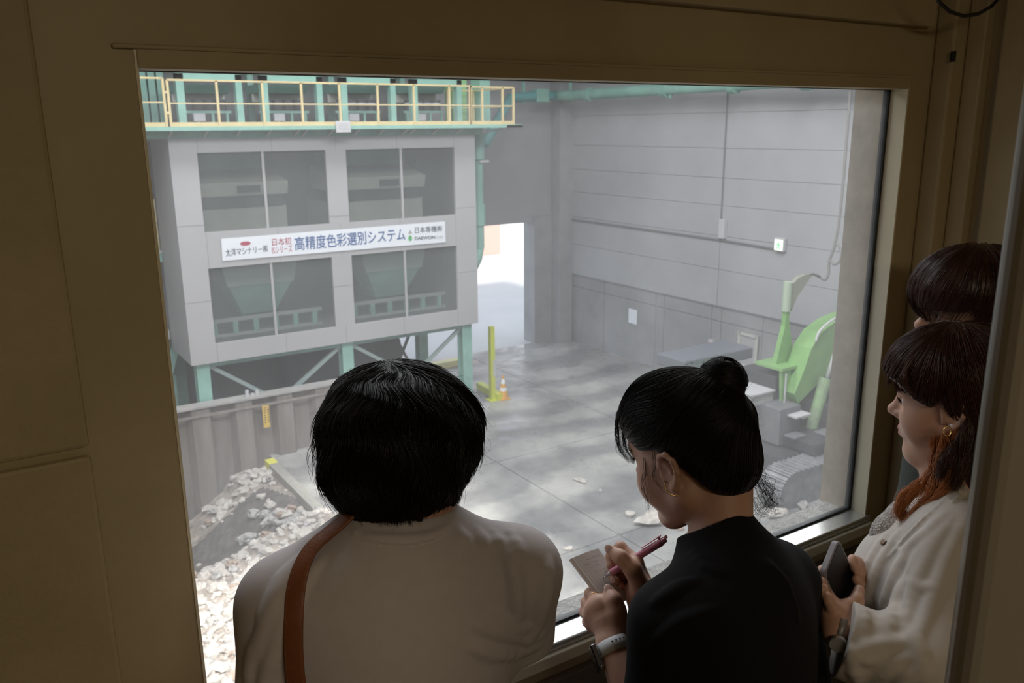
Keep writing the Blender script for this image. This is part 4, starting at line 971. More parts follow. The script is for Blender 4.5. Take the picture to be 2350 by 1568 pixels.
handR = [ell(wrR+np.array([-.05, .0, .0]), (.045, .022, .034), None, .015)]
for k in range(4): a = wrR+np.array([-.08, .002, .026-k*.017]); handR += finger([a, a+np.array([-.035, .0, -.002]), a+np.array([-.058, -.006, -.004])], [.0095, .0085, .007])
handR += finger([wrR+np.array([-.02, -.01, .03]), wrR+np.array([-.05, -.018, .05]), wrR+np.array([-.075, -.016, .052])], [.012, .010, .008])
wl = D3(700, 1760, 1.28); handL = [ell(wl+np.array([.02, .03, -.03]), (.03, .03, .045), None, .015)]
for k in range(4): a = wl+np.array([.035-.018*k, .045, -.06]); handL += finger([a, a+np.array([.0, .012, -.035]), a+np.array([.0, .004, -.06])], [.0095, .0085, .007])
handL += finger([wl+np.array([.04, .01, -.02]), wl+np.array([.06, .03, -.045]), wl+np.array([.062, .035, -.07])], [.012, .010, .008])
low1 = [ell(B1(0, 0, .86), (.15, .1, .14), (B1.x, B1.f, B1.u), .05)]
body1 = head_prims(H1)+neck1+tors+low1+armL+armR+foreL+foreR+handR+handL
def shrink(pr, d):
    out = []
    for p in pr: out.append(Prim((lambda P, f=p.f: f(P)+d), p.lo, p.hi, p.k, p.op))
    return out
def inflate(pr, d): 
    return [Prim((lambda P, f=p.f: f(P)-d), p.lo-d, p.hi+d, p.k, p.op) for p in pr]
bodyp = head_prims(H1)+neck1+shrink(tors+low1+armL+armR, .006)+foreL+foreR+handR+handL
sdf_mesh('body', bodyp, .0042, M_skin, p1, mats=[M_lip], picker=head_picker(H1)); eyes(H1, p1)
M_tee = mat('pale_cotton', (.56, .51, .51), .85, var=.04, scale=60, bump=.10, bscale=900)
tee = inflate(tors+low1, .004)+inflate(armL+armR, .007)
def fold(pr, pts, r, k=.012, D=None, sink=.55, op='u'):
    out = []; q = []; P2 = []
    for a_, b_ in zip(pts, pts[1:]):
        n_ = max(1, int(math.hypot(a_[0]-b_[0], a_[1]-b_[1])/16))
        for j_ in range(n_): P2.append((a_[0]+(b_[0]-a_[0])*j_/n_, a_[1]+(b_[1]-a_[1])*j_/n_))
    P2.append(pts[-1])
    for p in P2:
        h_ = hit(pr, *p)
        if h_ is not None: q.append(h_+grad(pr, h_[None])[0]*(-r*sink))
    for i in range(len(q)-1):
        e_ = lambda t_: r*(.35+.65*math.sin(math.pi*t_)**.7)
        if np.linalg.norm(q[i+1]-q[i]) > .04: continue
        r0 = e_(i/(len(q)-1)); r1 = e_((i+1)/(len(q)-1)); out.append(rc(q[i], q[i+1], r0, r1, k, op))
    return out
base = list(tee)
fl = []
ripc = 1
for pts, r in (([(700, 1270), (650, 1330), (612, 1420), (598, 1520)], .009), ([(735, 1285), (690, 1345), (645, 1430), (618, 1540)], .008), ([(690, 1300), (640, 1370), (606, 1470)], .007),
               ([(1050, 1212), (1062, 1235), (1072, 1262)], .0075), ([(1098, 1218), (1108, 1240), (1120, 1270)], .007), ([(1132, 1222), (1143, 1245), (1152, 1275)], .006), ([(1172, 1222), (1182, 1248), (1190, 1285)], .006),
               ([(1262, 1290), (1255, 1360), (1235, 1440), (1200, 1480)], .008), ([(1245, 1460), (1215, 1470), (1150, 1455), (1090, 1430)], .007), ([(1235, 1485), (1190, 1500), (1130, 1500), (1070, 1480)], .007), ([(1225, 1445), (1180, 1440), (1130, 1410)], .006),
               ([(1165, 1260), (1185, 1340), (1190, 1430)], .006),                ([(610, 1440), (580, 1500), (565, 1568)], .007), ([(640, 1480), (612, 1540), (600, 1600)], .007)):
    fl += fold(base, pts, r)
ncol = D3(922, 1218, 1.2); nax = neck1[0]
def neck_hole(P):     # open neckline: a tilted disc region around the neck
    c = D3(922, 1204, 1.215); q = P-c; u = np.array([.10, .22, .97]); u /= np.linalg.norm(u); t = q@u; rad_ = np.sqrt(np.maximum(((q-t[:, None]*u)**2).sum(1), 0)); return np.maximum(rad_-.078, -t-.008)
tee += fl
crv = [(796, 1208), (815, 1222), (845, 1232), (880, 1238), (915, 1240), (955, 1238), (992, 1230), (1020, 1214), (1036, 1200)]
tee += fold(base, crv, .0085, k=.006, sink=.6)
tee += fold(base, [(x, y+15) for x, y in crv], .0016, k=.003, sink=.0, op='s')
# ribbed collar ring
col = []; cc = D3(920, 1216, 1.212); 
for k in range(18):
    a0, a1 = 2*math.pi*k/18, 2*math.pi*(k+1)/18
    f_ = lambda a: cc+B1.x*.070*math.cos(a)+B1.f*(.058*math.sin(a))+np.array([0, 0, -.012*math.sin(a)-.004*abs(math.cos(a))])
    col.append(rc(f_(a0), f_(a1), .0075, .0075, .012))
hem = [D3(1236, 1498, 1.27), None]
def cut_sleeveR(P): # everything past the sleeve hem is cut off
    n_ = D3(1192, 1452, 1.28)-D3(1185, 1312, 1.22); n_ /= np.linalg.norm(n_); near_ = np.linalg.norm(P-D3(1192, 1440, 1.27), axis=1)-.085
    return np.maximum((P-D3(1190, 1470, 1.285))@n_*-1, near_)
tee += [cutf(neck_hole, 's', .006)]+col+[cutf(cut_sleeveR, 's', .004)]
def wob(amp, s, seed):
    r = np.random.default_rng(seed); W_ = r.normal(size=(8, 3)); W_ /= np.linalg.norm(W_, axis=1, keepdims=True); W_ *= r.uniform(.6, 1.8, (8, 1))*s; ph = r.uniform(0, 6.3, 8)
    return lambda P: amp*np.sin(P@W_.T+ph).sum(1)/3
def with_wobble(pr, w_, lo, hi):    # subtle surface undulation
    return pr+[Prim((lambda P: w_(P)), lo, hi, .0, 'd')]
o = sdf_mesh('t_shirt', tee, .0035, M_tee, p1)
w_ = wob(.00045, 34, 3)
def ripple(o, w_):
    me = o.data; n_ = len(me.vertices); co = np.empty(n_*3, np.float32); me.vertices.foreach_get('co', co); co = co.reshape(-1, 3); nn = np.empty(n_*3, np.float32); me.vertices.foreach_get('normal', nn)
    co += nn.reshape(-1, 3)*w_(co.astype(float))[:, None].astype(np.float32); me.vertices.foreach_set('co', co.ravel()); me.update()
ripple(o, w_)
lower_body(p1, B1, .86, mat('dark_denim', (.03, .035, .05), .8))
# hair: a bob that follows this silhouette
hb = [ell(D3(912, 958, 1.225), (.101, .112, .080), (B1.x, B1.f, B1.u), .03), ell(D3(924, 995, 1.215), (.113, .112, .070), (B1.x, B1.f, B1.u), .03),
      ell(D3(908, 1075, 1.205), (.101, .096, .055), (B1.x, B1.f, B1.u), .03), ell(D3(905, 1130, 1.20), (.068, .060, .034), (B1.x, B1.f, B1.u), .04),
      ell(H1(0, .135, -.06), (.062, .06, .10), (H1.x, H1.f, H1.u), .02, 's')]
hair = sdf_mesh('hair', hb, .004, M_hairk, p1)
crown = D3(905, 850, 1.23)+np.array([0, 0, .02])
def flow1(P, i, n_):
    d = P-crown; d[:, 2] *= .3; d /= np.linalg.norm(d, axis=1, keepdims=True)+.02
    sw = np.cross(np.array([0, 0, 1.]), d)*.75*np.sin(P[:, 0:1]*70+P[:, 1:2]*50+P[:, 2:3]*55)
    low = np.clip((1.33-P[:, 2:3])/.12, 0, 1)
    inw = (A3(H1.c)-P)*np.array([1, 1, 0]); inw /= np.linalg.norm(inw, axis=1, keepdims=True)
    return d*.8+sw+np.array([0, 0, -1.1])+inw*low*.4
def noise_path(Pt, amp, f=3.0):
    N_, K, _ = Pt.shape; u = np.linspace(0, 1, K)[None, :, None]; ph = RNG.uniform(0, 6.3, (N_, 1, 3)); am = RNG.uniform(.3, 1, (N_, 1, 3))*amp
    return Pt+am*u*np.sin(ph+u*f*RNG.uniform(.6, 1.6, (N_, 1, 1)))
N_ = 5200; K = 14
roots = surf_pts(hb, N_, H1(0, -.02, .02), .13, lambda P: (H1.loc(P)[:, 1] < .085) | (H1.loc(P)[:, 2] > .07)); N_ = len(roots)
h = np.linspace(0.0006, .0016, K)[None]+(RNG.uniform(0, .0035, (N_, 1))+.004*np.maximum(0, np.sin(roots@np.array([90, 60, 25])))[:, None])*np.linspace(.4, 1.2, K)[None]
ds = RNG.uniform(.0035, .0085, N_)
PT = grow(hb, roots, flow1, K, ds, h); PT = noise_path(PT, .0035)
strands_mesh('hair_strands', PT, RNG.uniform(.00035, .0011, N_), M_hairk, p1)
# fringe of loose hair round the outline
N2 = 1100; r2 = surf_pts(hb, N2, H1(0, -.02, .02), .13); N2 = len(r2)
h2 = np.linspace(0, 1, K)[None]**1.7*RNG.uniform(.002, .02, (N2, 1))**1.0; PT2 = noise_path(grow(hb, r2, flow1, K, RNG.uniform(.003, .007, N2), h2), .009, 5)
strands_mesh('loose_hairs', PT2, RNG.uniform(.00015, .00032, N2), M_hairk, p1)
# locks along the bottom edge and the left side
lk = []
for k in range(230):
    x0 = random.uniform(735, 1090); yb = 1196-((x0-905)/175)**2*75+random.uniform(-22, 16); D0 = 1.165+abs(x0-905)/180*.045+random.uniform(-.01, .01)
    dx = (905-x0)*.22+random.gauss(0, 6); hh_ = hit(hb, min(max(x0, 800), 1030) if abs(x0-905) < 140 else x0, yb-70)
    if hh_ is None: hh_ = D3(x0, yb-70, 1.2)
    Dh = float((hh_-A3(CAM))@A3(FW)); a = hh_-A3(FW)*.002+A3(UP)*.02; c_ = D3(x0+dx, yb, Dh+random.uniform(.002, .02))
    for j in range(9):
        o_ = RNG.normal(size=3)*.003; lk.append([a+(c_-a)*t+o_*(1-t*.5)+np.array([0, 0, 0]) for t in np.linspace(0, 1, 8)])
for k in range(46):      # wisps at the left
    ya = random.uniform(880, 1000); L_ = random.uniform(60, 150); D0 = 1.215; bulge = random.uniform(5, 26)
    xa = 792-(ya-860)*.40+random.uniform(-4, 8)
    lk.append([D3(xa-bulge*math.sin(t*3.0)-L_*.10*t+random.uniform(-.3, .3), ya+L_*t, D0) for t in np.linspace(0, 1, 8)])
lk = np.array(lk); strands_mesh('hair_tips', lk, RNG.uniform(.0003, .0007, len(lk)), M_hairk, p1)
# the bag strap over the left shoulder
strap = thing('shoulder_bag', 'brown leather shoulder strap of a bag worn over the left shoulder of the T-shirt', 'bag', (.25, 1.0, .7))
path = [(757, 1236), (737, 1252), (716, 1275), (700, 1305), (688, 1340), (681, 1380), (678, 1430), (678, 1480), (681, 1530), (687, 1580), (694, 1640), (700, 1700)]
pts = []; nrm = []
for p in path:
    h_ = hit(base, *p)
    if h_ is None: print('strap miss', p); continue
    g = grad(base, h_[None])[0]; pts.append(h_+g*.009); nrm.append(g)
over = []
b = MB(); W_ = .0125
q = pts[0].copy(); pre = []; prn = []; dirv_ = (pts[0]-pts[1])/np.linalg.norm(pts[0]-pts[1])
for k in range(9):      # carry the strap over the shoulder and down the front, along the surface
    g = grad(base, q[None])[0]; d_ = dirv_-g*(dirv_@g); d_ /= np.linalg.norm(d_); q = q+d_*.022; g = grad(base, q[None])[0]; q = q-g*(float(sdf(base, q[None])[0])-.009); dirv_ = d_*.8+np.array([.0, .15, -.12]); pre.append(q.copy()); prn.append(g)
pts = pre[::-1]+pts; nrm = prn[::-1]+nrm
pts = [A3(q) for q in smooth_pts(pts, 4)]; nn = []
for i in range(len(pts)):
    j = i/4; a = min(int(j), len(nrm)-1); c_ = min(a+1, len(nrm)-1); v = nrm[a]*(1-(j-a))+nrm[c_]*(j-a); nn.append(v/np.linalg.norm(v))
rings = []
for i, p in enumerate(pts):
    t = pts[min(i+1, len(pts)-1)]-pts[max(i-1, 0)]; t /= np.linalg.norm(t); s_ = np.cross(t, nn[i]); s_ /= np.linalg.norm(s_); n_ = np.cross(s_, t)
    rings.append([Vector(p+s_*W_*a+n_*.0017*c_) for a, c_ in ((-1, -1), (-1, .6), (-.88, 1), (.88, 1), (1, .6), (1, -1))])
b.loft(rings); M_lea = mat('brown_leather', (.23, .075, .028), .45, var=.15, scale=20, bump=.1, bscale=300)
b.build('strap', M_lea, strap, smooth=True)
st = []
for i in range(0, len(pts)-1):
    t = pts[i+1]-pts[i]; s_ = np.cross(t, nn[i]); s_ /= np.linalg.norm(s_); n_ = np.cross(s_, t); n_ /= np.linalg.norm(n_); n_ = n_ if n_@nn[i] > 0 else -n_
    for e in (-1, 1):
        for a, c_ in ((.08, .4), (.58, .9)): st.append([pts[i]+t*(a+(c_-a)*q)+s_*W_*.78*e+n_*.0021 for q in (0, .5, 1)])
strands_mesh('stitching', np.array(st), np.full(len(st), .00035), mat('thread', (.45, .28, .16), .7), strap)
c = pts[-1]; sdf_mesh('bag_body', [rbox(c+np.array([-.02, .0, -.12]), (.05, .11, .10), (B1.x, B1.f, B1.u), .02)], .008, M_lea, strap)

# ================================================================== person 2: bun, black mock-neck top, writing
H2 = Frame((.915, .89, 1.354), 14.6, 20.1, 3.1)
B2 = Frame((.90, .80, 0), 28, 0)
p2 = thing('person', 'person with a black bun and black mock neck top bowing over a notebook, writing', 'person', (.90, .80, 0))
neck2 = [rc(H2(0, -.034, -.055), D3(1655, 1265, 1.30), .047, .047, .015)]
shL, shR = D3(1548, 1432, 1.21), D3(1782, 1342, 1.38)
tors2 = [rc(D3(1668, 1300, 1.29), shL, .044, .056, .04), rc(D3(1668, 1292, 1.30), shR, .048, .058, .04),
         ell(D3(1690, 1460, 1.30), (.148, .098, .14), (B2.x, B2.f, B2.u), .06), ell(D3(1680, 1600, 1.28), (.150, .105, .22), (B2.x, B2.f, B2.u), .06),
         rc(D3(1666, 1292, 1.30), D3(1690, 1420, 1.30), .055, .085, .04)]
armL2 = [rc(shL, D3(1508, 1640, 1.22), .054, .046, .03)]
elL = D3(1495, 1690, 1.235); wrL = D3(1409, 1480, 1.31)
foreL2 = [rc(D3(1508, 1640, 1.22), elL, .044, .04, .02), rc(elL, wrL, .038, .0265, .015)]
armR2 = [rc(shR, D3(1830, 1560, 1.42), .056, .048, .03)]
wrR2 = D3(1480, 1382, 1.37)
foreR2 = [rc(D3(1830, 1560, 1.42), D3(1800, 1600, 1.44), .044, .04, .02), rc(D3(1800, 1600, 1.44), wrR2, .038, .027, .015)]
h2 = lambda px, py, D: D3(px, py, D)
palmL = [rc(wrL, h2(1404, 1452, 1.318), .0262, .023, .012)]
mcpL = [h2(1375, 1386, 1.335), h2(1362, 1397, 1.338), h2(1356, 1413, 1.342), h2(1360, 1430, 1.348)]
for q, r in zip(mcpL, (.0125, .0125, .012, .011)): palmL.append(rc(h2(1406, 1445, 1.325), q, .019, r, .012))
palmL += [rc(mcpL[0], mcpL[3], .012, .011, .012), rc(h2(1395, 1415, 1.325), h2(1388, 1400, 1.33), .017, .014, .015)]
palmL += finger([mcpL[0], h2(1355, 1364, 1.362), h2(1366, 1345, 1.392), h2(1386, 1340, 1.402)], [.0105, .0092, .0082, .007])
palmL += finger([mcpL[1], h2(1347, 1383, 1.372), h2(1362, 1366, 1.402), h2(1382, 1360, 1.410)], [.0105, .0092, .0082, .007])
palmL += finger([mcpL[2], h2(1343, 1405, 1.374), h2(1362, 1388, 1.402), h2(1382, 1380, 1.408)], [.010, .009, .008, .007])
palmL += finger([mcpL[3], h2(1349, 1428, 1.376), h2(1366, 1410, 1.398), h2(1384, 1402, 1.404)], [.009, .008, .007, .0062])
thL = [h2(1418, 1440, 1.315), h2(1417, 1402, 1.318), h2(1409, 1377, 1.322), h2(1398, 1356, 1.333)]
palmL += finger(thL, [.016, .0122, .0108, .0078], .010)
palmR = [rc(wrR2, h2(1472, 1365, 1.37), .026, .023, .012)]
mcpR = [h2(1459, 1290, 1.372), h2(1462, 1308, 1.386), h2(1464, 1328, 1.396), h2(1466, 1346, 1.402)]
for q, r in zip(mcpR, (.0125, .012, .0115, .011)): palmR.append(rc(h2(1474, 1360, 1.375), q, .019, r, .012))
palmR += finger([mcpR[0], h2(1424, 1257, 1.392), h2(1403, 1276, 1.396), h2(1402, 1298, 1.388)], [.0108, .0094, .0084, .0072])
palmR += finger([mcpR[1], h2(1410, 1300, 1.402), h2(1400, 1322, 1.394), h2(1412, 1334, 1.378)], [.0108, .0092, .0082, .0072])
palmR += finger([mcpR[2], h2(1418, 1318, 1.408), h2(1412, 1338, 1.398), h2(1424, 1346, 1.384)], [.010, .009, .008, .007])
palmR += finger([mcpR[3], h2(1430, 1335, 1.410), h2(1426, 1352, 1.402), h2(1438, 1356, 1.388)], [.009, .008, .0072, .0062])
thR = [h2(1472, 1350, 1.355), h2(1451, 1306, 1.353), h2(1424, 1280, 1.354), h2(1400, 1262, 1.364)]
palmR += finger(thR, [.017, .0125, .0108, .0076], .010)
low2 = [ell(B2(0, 0, .84), (.15, .1, .14), (B2.x, B2.f, B2.u), .05)]
sdf_mesh('body', head_prims(H2)+neck2+shrink(tors2+low2+armL2+armR2, .006)+foreL2+foreR2, .0042, M_skin, p2, mats=[M_lip], picker=head_picker(H2)); eyes(H2, p2)
ob_ = [o for o in p2.children if o.name.startswith('body')][0]
# both hands at a finer step, sharing the wrist surfaces
hl = sdf_mesh('hand', palmL+[rc(elL*.3+wrL*.7, wrL, .0292, .0266, .01)], .0016, M_skin, p2); hr = sdf_mesh('hand', palmR+[rc(D3(1800, 1600, 1.44)*.25+wrR2*.75, wrR2, .0298, .0271, .01)], .0016, M_skin, p2)
def nail(tip, prev, up, w_, parent):
    d = A3(tip)-A3(prev); d /= np.linalg.norm(d); u = A3(up)-d*(A3(up)@d); u /= np.linalg.norm(u); s_ = np.cross(d, u)
    c = A3(tip)+d*.0015+u*(w_*.92); sdf_mesh('nail', [ell(c, (w_*.78, .0068, .0011), (s_, d, u*.9+d*.0), .001)], .0006, M_nail, parent)
tocam = -A3(FW)
nail(thL[3], thL[2], tocam, .0078, hl); nail(thR[3], thR[2], tocam+A3(UP)*.3-A3(RT)*.2, .0076, hr)
nail(h2(1412, 1334, 1.378), h2(1400, 1322, 1.394), tocam, .0072, hr)
rg = MB(); cr_ = mcpL[0]*.45+h2(1355, 1364, 1.362)*.55; dd = h2(1355, 1364, 1.362)-mcpL[0]; dd /= np.linalg.norm(dd); e1 = np.cross(dd, [0, 0, 1.]); e1 /= np.linalg.norm(e1); e2 = np.cross(dd, e1)
rg.tube([Vector(cr_+(e1*math.cos(t)+e2*math.sin(t))*.0105) for t in [k*2*math.pi/24 for k in range(25)]], .0008, 6, cap=False); rg.build('ring', M_gold, hl, smooth=True)
M_blk = mat('black_ribbed_knit', (.0075, .0072, .009), .85, bump=.15, bscale=500, spec=.2)
top2 = inflate(tors2+low2, .004)+inflate(armL2+armR2, .006)
b2 = list(top2)
for pts_, r in (([(1600, 1330), (1560, 1345), (1500, 1385)], .006), ([(1640, 1400), (1560, 1430), (1500, 1480)], .006), ([(1760, 1290), (1800, 1340), (1830, 1420)], .006), ([(1590, 1270), (1620, 1300), (1680, 1320)], .005)):
    top2 += fold(b2, pts_, r)
# mock neck: tube from the shoulders to the tilted collar edge
ca = D3(1662, 1272, 1.302); cb = D3(1635, 1186, 1.308)
ax2 = cb-ca; ax2 /= np.linalg.norm(ax2)
top2 += [rc(ca, cb, .064, .0565, .02)]
def n2(P):
    L_, R_, M_ = D3(1550, 1236, 1.31), D3(1722, 1166, 1.305), D3(1640, 1201, 1.25); nrm_ = np.cross(R_-L_, M_-L_); nrm_ /= np.linalg.norm(nrm_); nrm_ = nrm_ if nrm_[2] > 0 else -nrm_
    return -((P-L_)@nrm_)
def inner2(P): q = P-ca; t = q@ax2; rr_ = np.sqrt(np.maximum(((q-t[:, None]*ax2)**2).sum(1), 0)); return np.maximum(rr_-.0525, -(t-.012))
cutcol = Prim(lambda P: np.maximum(n2(P), (lambda q: np.sqrt(np.maximum(((q-(q@ax2)[:, None]*ax2)**2).sum(1), 0))-.064)(P-ca)), cb-.16, cb+.16, .003, 's')
top2 += [cutcol, Prim(inner2, cb-.1, cb+.1, .003, 's')]
o = sdf_mesh('top', top2, .0038, M_blk, p2)
lower_body(p2, B2, .84, mat('black_trousers', (.012, .012, .014), .8))
# hair cap with the hairline, bun, wisps
def zb(y): return np.interp(y, [-.12, -.085, -.05, -.02, .012, .05, .075, .10], [-.085, -.078, -.055, -.005, .03, .030, .052, .062])
cap = [ell(H2(0, -.012, .042), (.080, .098, .088), (H2.x, H2.f, H2.u), .01), ell(H2(0, .025, .062), (.072, .078, .074), (H2.x, H2.f, H2.u), .02), ell(H2(0, -.05, -.01), (.064, .056, .068), (H2.x, H2.f, H2.u), .02)]
capc = cap+[Prim(lambda P: (lambda q: (zb(q[:, 1])-q[:, 2])*.8)(H2.loc(P)), np.array([-9.]*3), np.array([9.]*3), .004, 'i')]
bunc = D3(1656, 876, 1.30); bun2 = D3(1690, 962, 1.33)
bun = [ell(bunc, (.036, .035, .034), None, .01), rc(D3(1650, 920, 1.315), bunc, .030, .03, .012)]
low_ = [ell(bun2, (.028, .03, .034), None, .02)]
sdf_mesh('hair', capc+bun+low_, .0036, M_hairk, p2, lo=cap[0].lo-.06, hi=cap[0].hi+.09)
target = D3(1650, 925, 1.315)
def flow2(P, i, n_): d = target-P; return d/np.linalg.norm(d, axis=1, keepdims=True)+.12*np.sin(P*60)
def okc(P): q = H2.loc(P); return (q[:, 2] > zb(q[:, 1])+.001)
N_ = 3600; rt_ = surf_pts(cap+low_, N_, H2(0, -.01, .04), .13, okc); N_ = len(rt_); K = 12
hh = RNG.uniform(.0003, .0022, (N_, 1))*np.ones((1, K)); dist = np.linalg.norm(rt_-target, axis=1); ds = np.minimum(dist/(K+1), .009)
PT = noise_path(grow(cap+low_, rt_, flow2, K, ds, hh), .0012); strands_mesh('hair_strands', PT, RNG.uniform(.0003, .0009, N_), M_hairk, p2)
axb = A3(UP)*.75-A3(FW)*.3+A3(RT)*.3
def flowb(P, i, n_): d = np.cross(axb, P-bunc); return d/np.linalg.norm(d, axis=1, keepdims=True)+.35*np.sin(P*90)
rb = surf_pts(bun, 1500, bunc, .045); N_ = len(rb); hh = RNG.uniform(.0002, .0025, (N_, 1))*np.ones((1, K)); strands_mesh('bun_strands', noise_path(grow(bun, rb, flowb, K, RNG.uniform(.003, .007, N_), hh), .002), RNG.uniform(.0003, .0009, N_), M_hairk, p2)
def wisp(a, ctl, n_, spread, rad, D, parent, m, curl=0, nm='loose_hairs', kk=26):
    out = []
    for j in range(n_):
        o_ = [(random.gauss(0, spread), random.gauss(0, spread)) for _ in ctl]; ph = random.uniform(0, 6.3)
        P_ = smooth_pts([pD(q[0]+o_[i][0], q[1]+o_[i][1], D+random.gauss(0, .003)) for i, q in enumerate(ctl)], 5)
        P_ = np.array([A3(v) for v in P_]); ti = np.linspace(0, len(P_)-1, kk); P_ = np.stack([np.interp(ti, np.arange(len(P_)), P_[:, c]) for c in range(3)], 1)
        t = np.linspace(0, 1, kk)[:, None]; P_ = P_+curl*t*(A3(RT)*np.cos(ph+t*9)+A3(UP)*np.sin(ph+t*9)); out.append(P_)
    return out
out = []
out += wisp(0, [(1492, 880), (1462, 893), (1432, 925), (1418, 960), (1417, 1000), (1424, 1035), (1446, 1060)], 70, 4, 0, 1.36, p2, None)
out += wisp(0, [(1500, 870), (1466, 895), (1444, 930), (1432, 985), (1436, 1030), (1455, 1058)], 60, 4, 0, 1.35, p2, None)
out += wisp(0, [(1480, 960), (1476, 1010), (1482, 1070), (1478, 1110), (1485, 1150), (1488, 1180)], 14, 3, 0, 1.315, p2, None, curl=.002)
out += wisp(0, [(1495, 1020), (1505, 1060), (1500, 1100), (1535, 1130)], 10, 4, 0, 1.29, p2, None, curl=.003)
strands_mesh('fringe_locks', np.array(out), RNG.uniform(.00014, .00034, len(out)), M_hairk, p2); out = []
out += wisp(0, [(1700, 1090), (1735, 1105), (1765, 1140), (1772, 1165), (1750, 1175)], 34, 9, 0, 1.31, p2, None, curl=.008)
out += wisp(0, [(1695, 1075), (1740, 1088), (1768, 1120), (1760, 1150), (1725, 1160)], 30, 10, 0, 1.31, p2, None, curl=.009)
out += wisp(0, [(1690, 1100), (1710, 1130), (1735, 1165), (1760, 1178)], 24, 10, 0, 1.30, p2, None, curl=.008)
strands_mesh('nape_curls', np.array(out), RNG.uniform(.00014, .00034, len(out)), M_hairk, p2)
out = []
for k in range(60):      # short flyaways to the right of the bun
    y0 = random.uniform(900, 1000); x0 = 1704+max(0, y0-930)*.25; a = random.uniform(-.8, .6); L_ = random.uniform(18, 60)
    out.append([D3(x0-12+L_*t*math.cos(a), y0+L_*t*math.sin(a)+6*t*t*random.uniform(-1, 1), 1.32) for t in np.linspace(0, 1, 6)])
strands_mesh('bun_flyaways', np.array(out), RNG.uniform(.00012, .00025, len(out)), M_hairk, p2); out = []
for k in range(50):
    t0 = random.uniform(0, 1); x0 = 1450+t0*170; y0 = 905-75*math.sin(min(1, t0*1.15)*1.5); a = random.uniform(-2.6, -.4); L_ = random.uniform(8, 26)
    out.append([D3(x0+L_*t*math.cos(a), y0+6+L_*t*math.sin(a)*.6, 1.34) for t in np.linspace(0, 1, 6)])
strands_mesh('flyaway_hairs', np.array(out), RNG.uniform(.00012, .00025, len(out)), M_hairk, p2)
eb = MB(); eb.tube(smooth_pts([D3(x, y, 1.262) for x, y in ((1527, 1109), (1528, 1117), (1532, 1127), (1540, 1135), (1550, 1138), (1558, 1136))], 4), .0012, 8)
eb.build('earring', M_gold, p2, smooth=True)
# the watch on the left wrist
fd = wrL-elL; fd /= np.linalg.norm(fd); sx = -A3(RT); sx = sx-fd*(sx@fd); sx /= np.linalg.norm(sx); sy = np.cross(fd, sx)
wc = wrL-fd*.004
wt = thing('smartwatch', 'white-strapped smartwatch on the left wrist of the person writing', 'watch', tuple(wc-np.array([0, 0, .02])))
M_band = mat('white_silicone', (.72, .74, .78), .5)
rings = []
for k in range(40):
    t = 2*math.pi*k/40; e = sx*math.cos(t)+sy*math.sin(t); r0, r1 = .0275, .0297
    rings.append([Vector(wc+e*r0-fd*.0105), Vector(wc+e*r1-fd*.0095), Vector(wc+e*r1+fd*.0095), Vector(wc+e*r0+fd*.0105)])
b = MB(); rings.append(rings[0]); b.loft(rings, cap=False); bmesh.ops.remove_doubles(b.bm, verts=b.bm.verts, dist=1e-6); bd = b.build('band', M_band, wt, smooth=True)
for k in range(4):
    t = -1.35-k*.22 if sy@A3(FW) > 0 else 1.35+k*.22
    e = sx*math.cos(t)+sy*math.sin(t); MB().tube([Vector(wc+e*.0285+fd*.003), Vector(wc+e*.0300+fd*.003)], .0013, 10).build('strap_hole', M_black, bd)
wcase = wc+sx*.0325-fd*.006
sdf_mesh('case', [rbox(wcase, (.0050, .0195, .0165), (sx, fd, sy), .0045)], .0012, mat('polished_dark_metal', (.35, .35, .36), .2, .9), wt)
sdf_mesh('screen', [rbox(wcase+sx*.0046, (.0015, .0175, .0145), (sx, fd, sy), .001)], .0012, mat('dark_glass', (.01, .01, .012), .08), wt)
# notebook and pen
nb = thing('notebook', 'small open memo pad with handwriting held by the person with the bun', 'notebook', tuple(D3(1398, 1392, 1.345)))
TL, TR, BL, BR = h2(1314, 1281, 1.375), h2(1373, 1259, 1.418), h2(1398, 1392, 1.345), h2(1457, 1370, 1.388)
M_pap = mat('cream_paper', (.62, .58, .56), .8)
pn = np.cross(TR-TL, BL-TL); pn /= np.linalg.norm(pn); pn = pn if pn@A3(FW) < 0 else -pn
def page(off, c0, bend):
    rings = []
    for i in range(11):
        u = i/10; z_ = bend*math.sin(u*math.pi)+off; a = TL+(TR-TL)*u+pn*z_; b_ = BL+(BR-BL)*u+pn*z_
        rings.append([Vector(a), Vector(b_), Vector(b_-pn*c0), Vector(a-pn*c0)])
    return MB().loft(rings)
pg = page(0, .0015, .003); pg.build('page', M_pap, nb, smooth=False); page(-.0018, .004, .003).build('page_block', M_pap, nb)
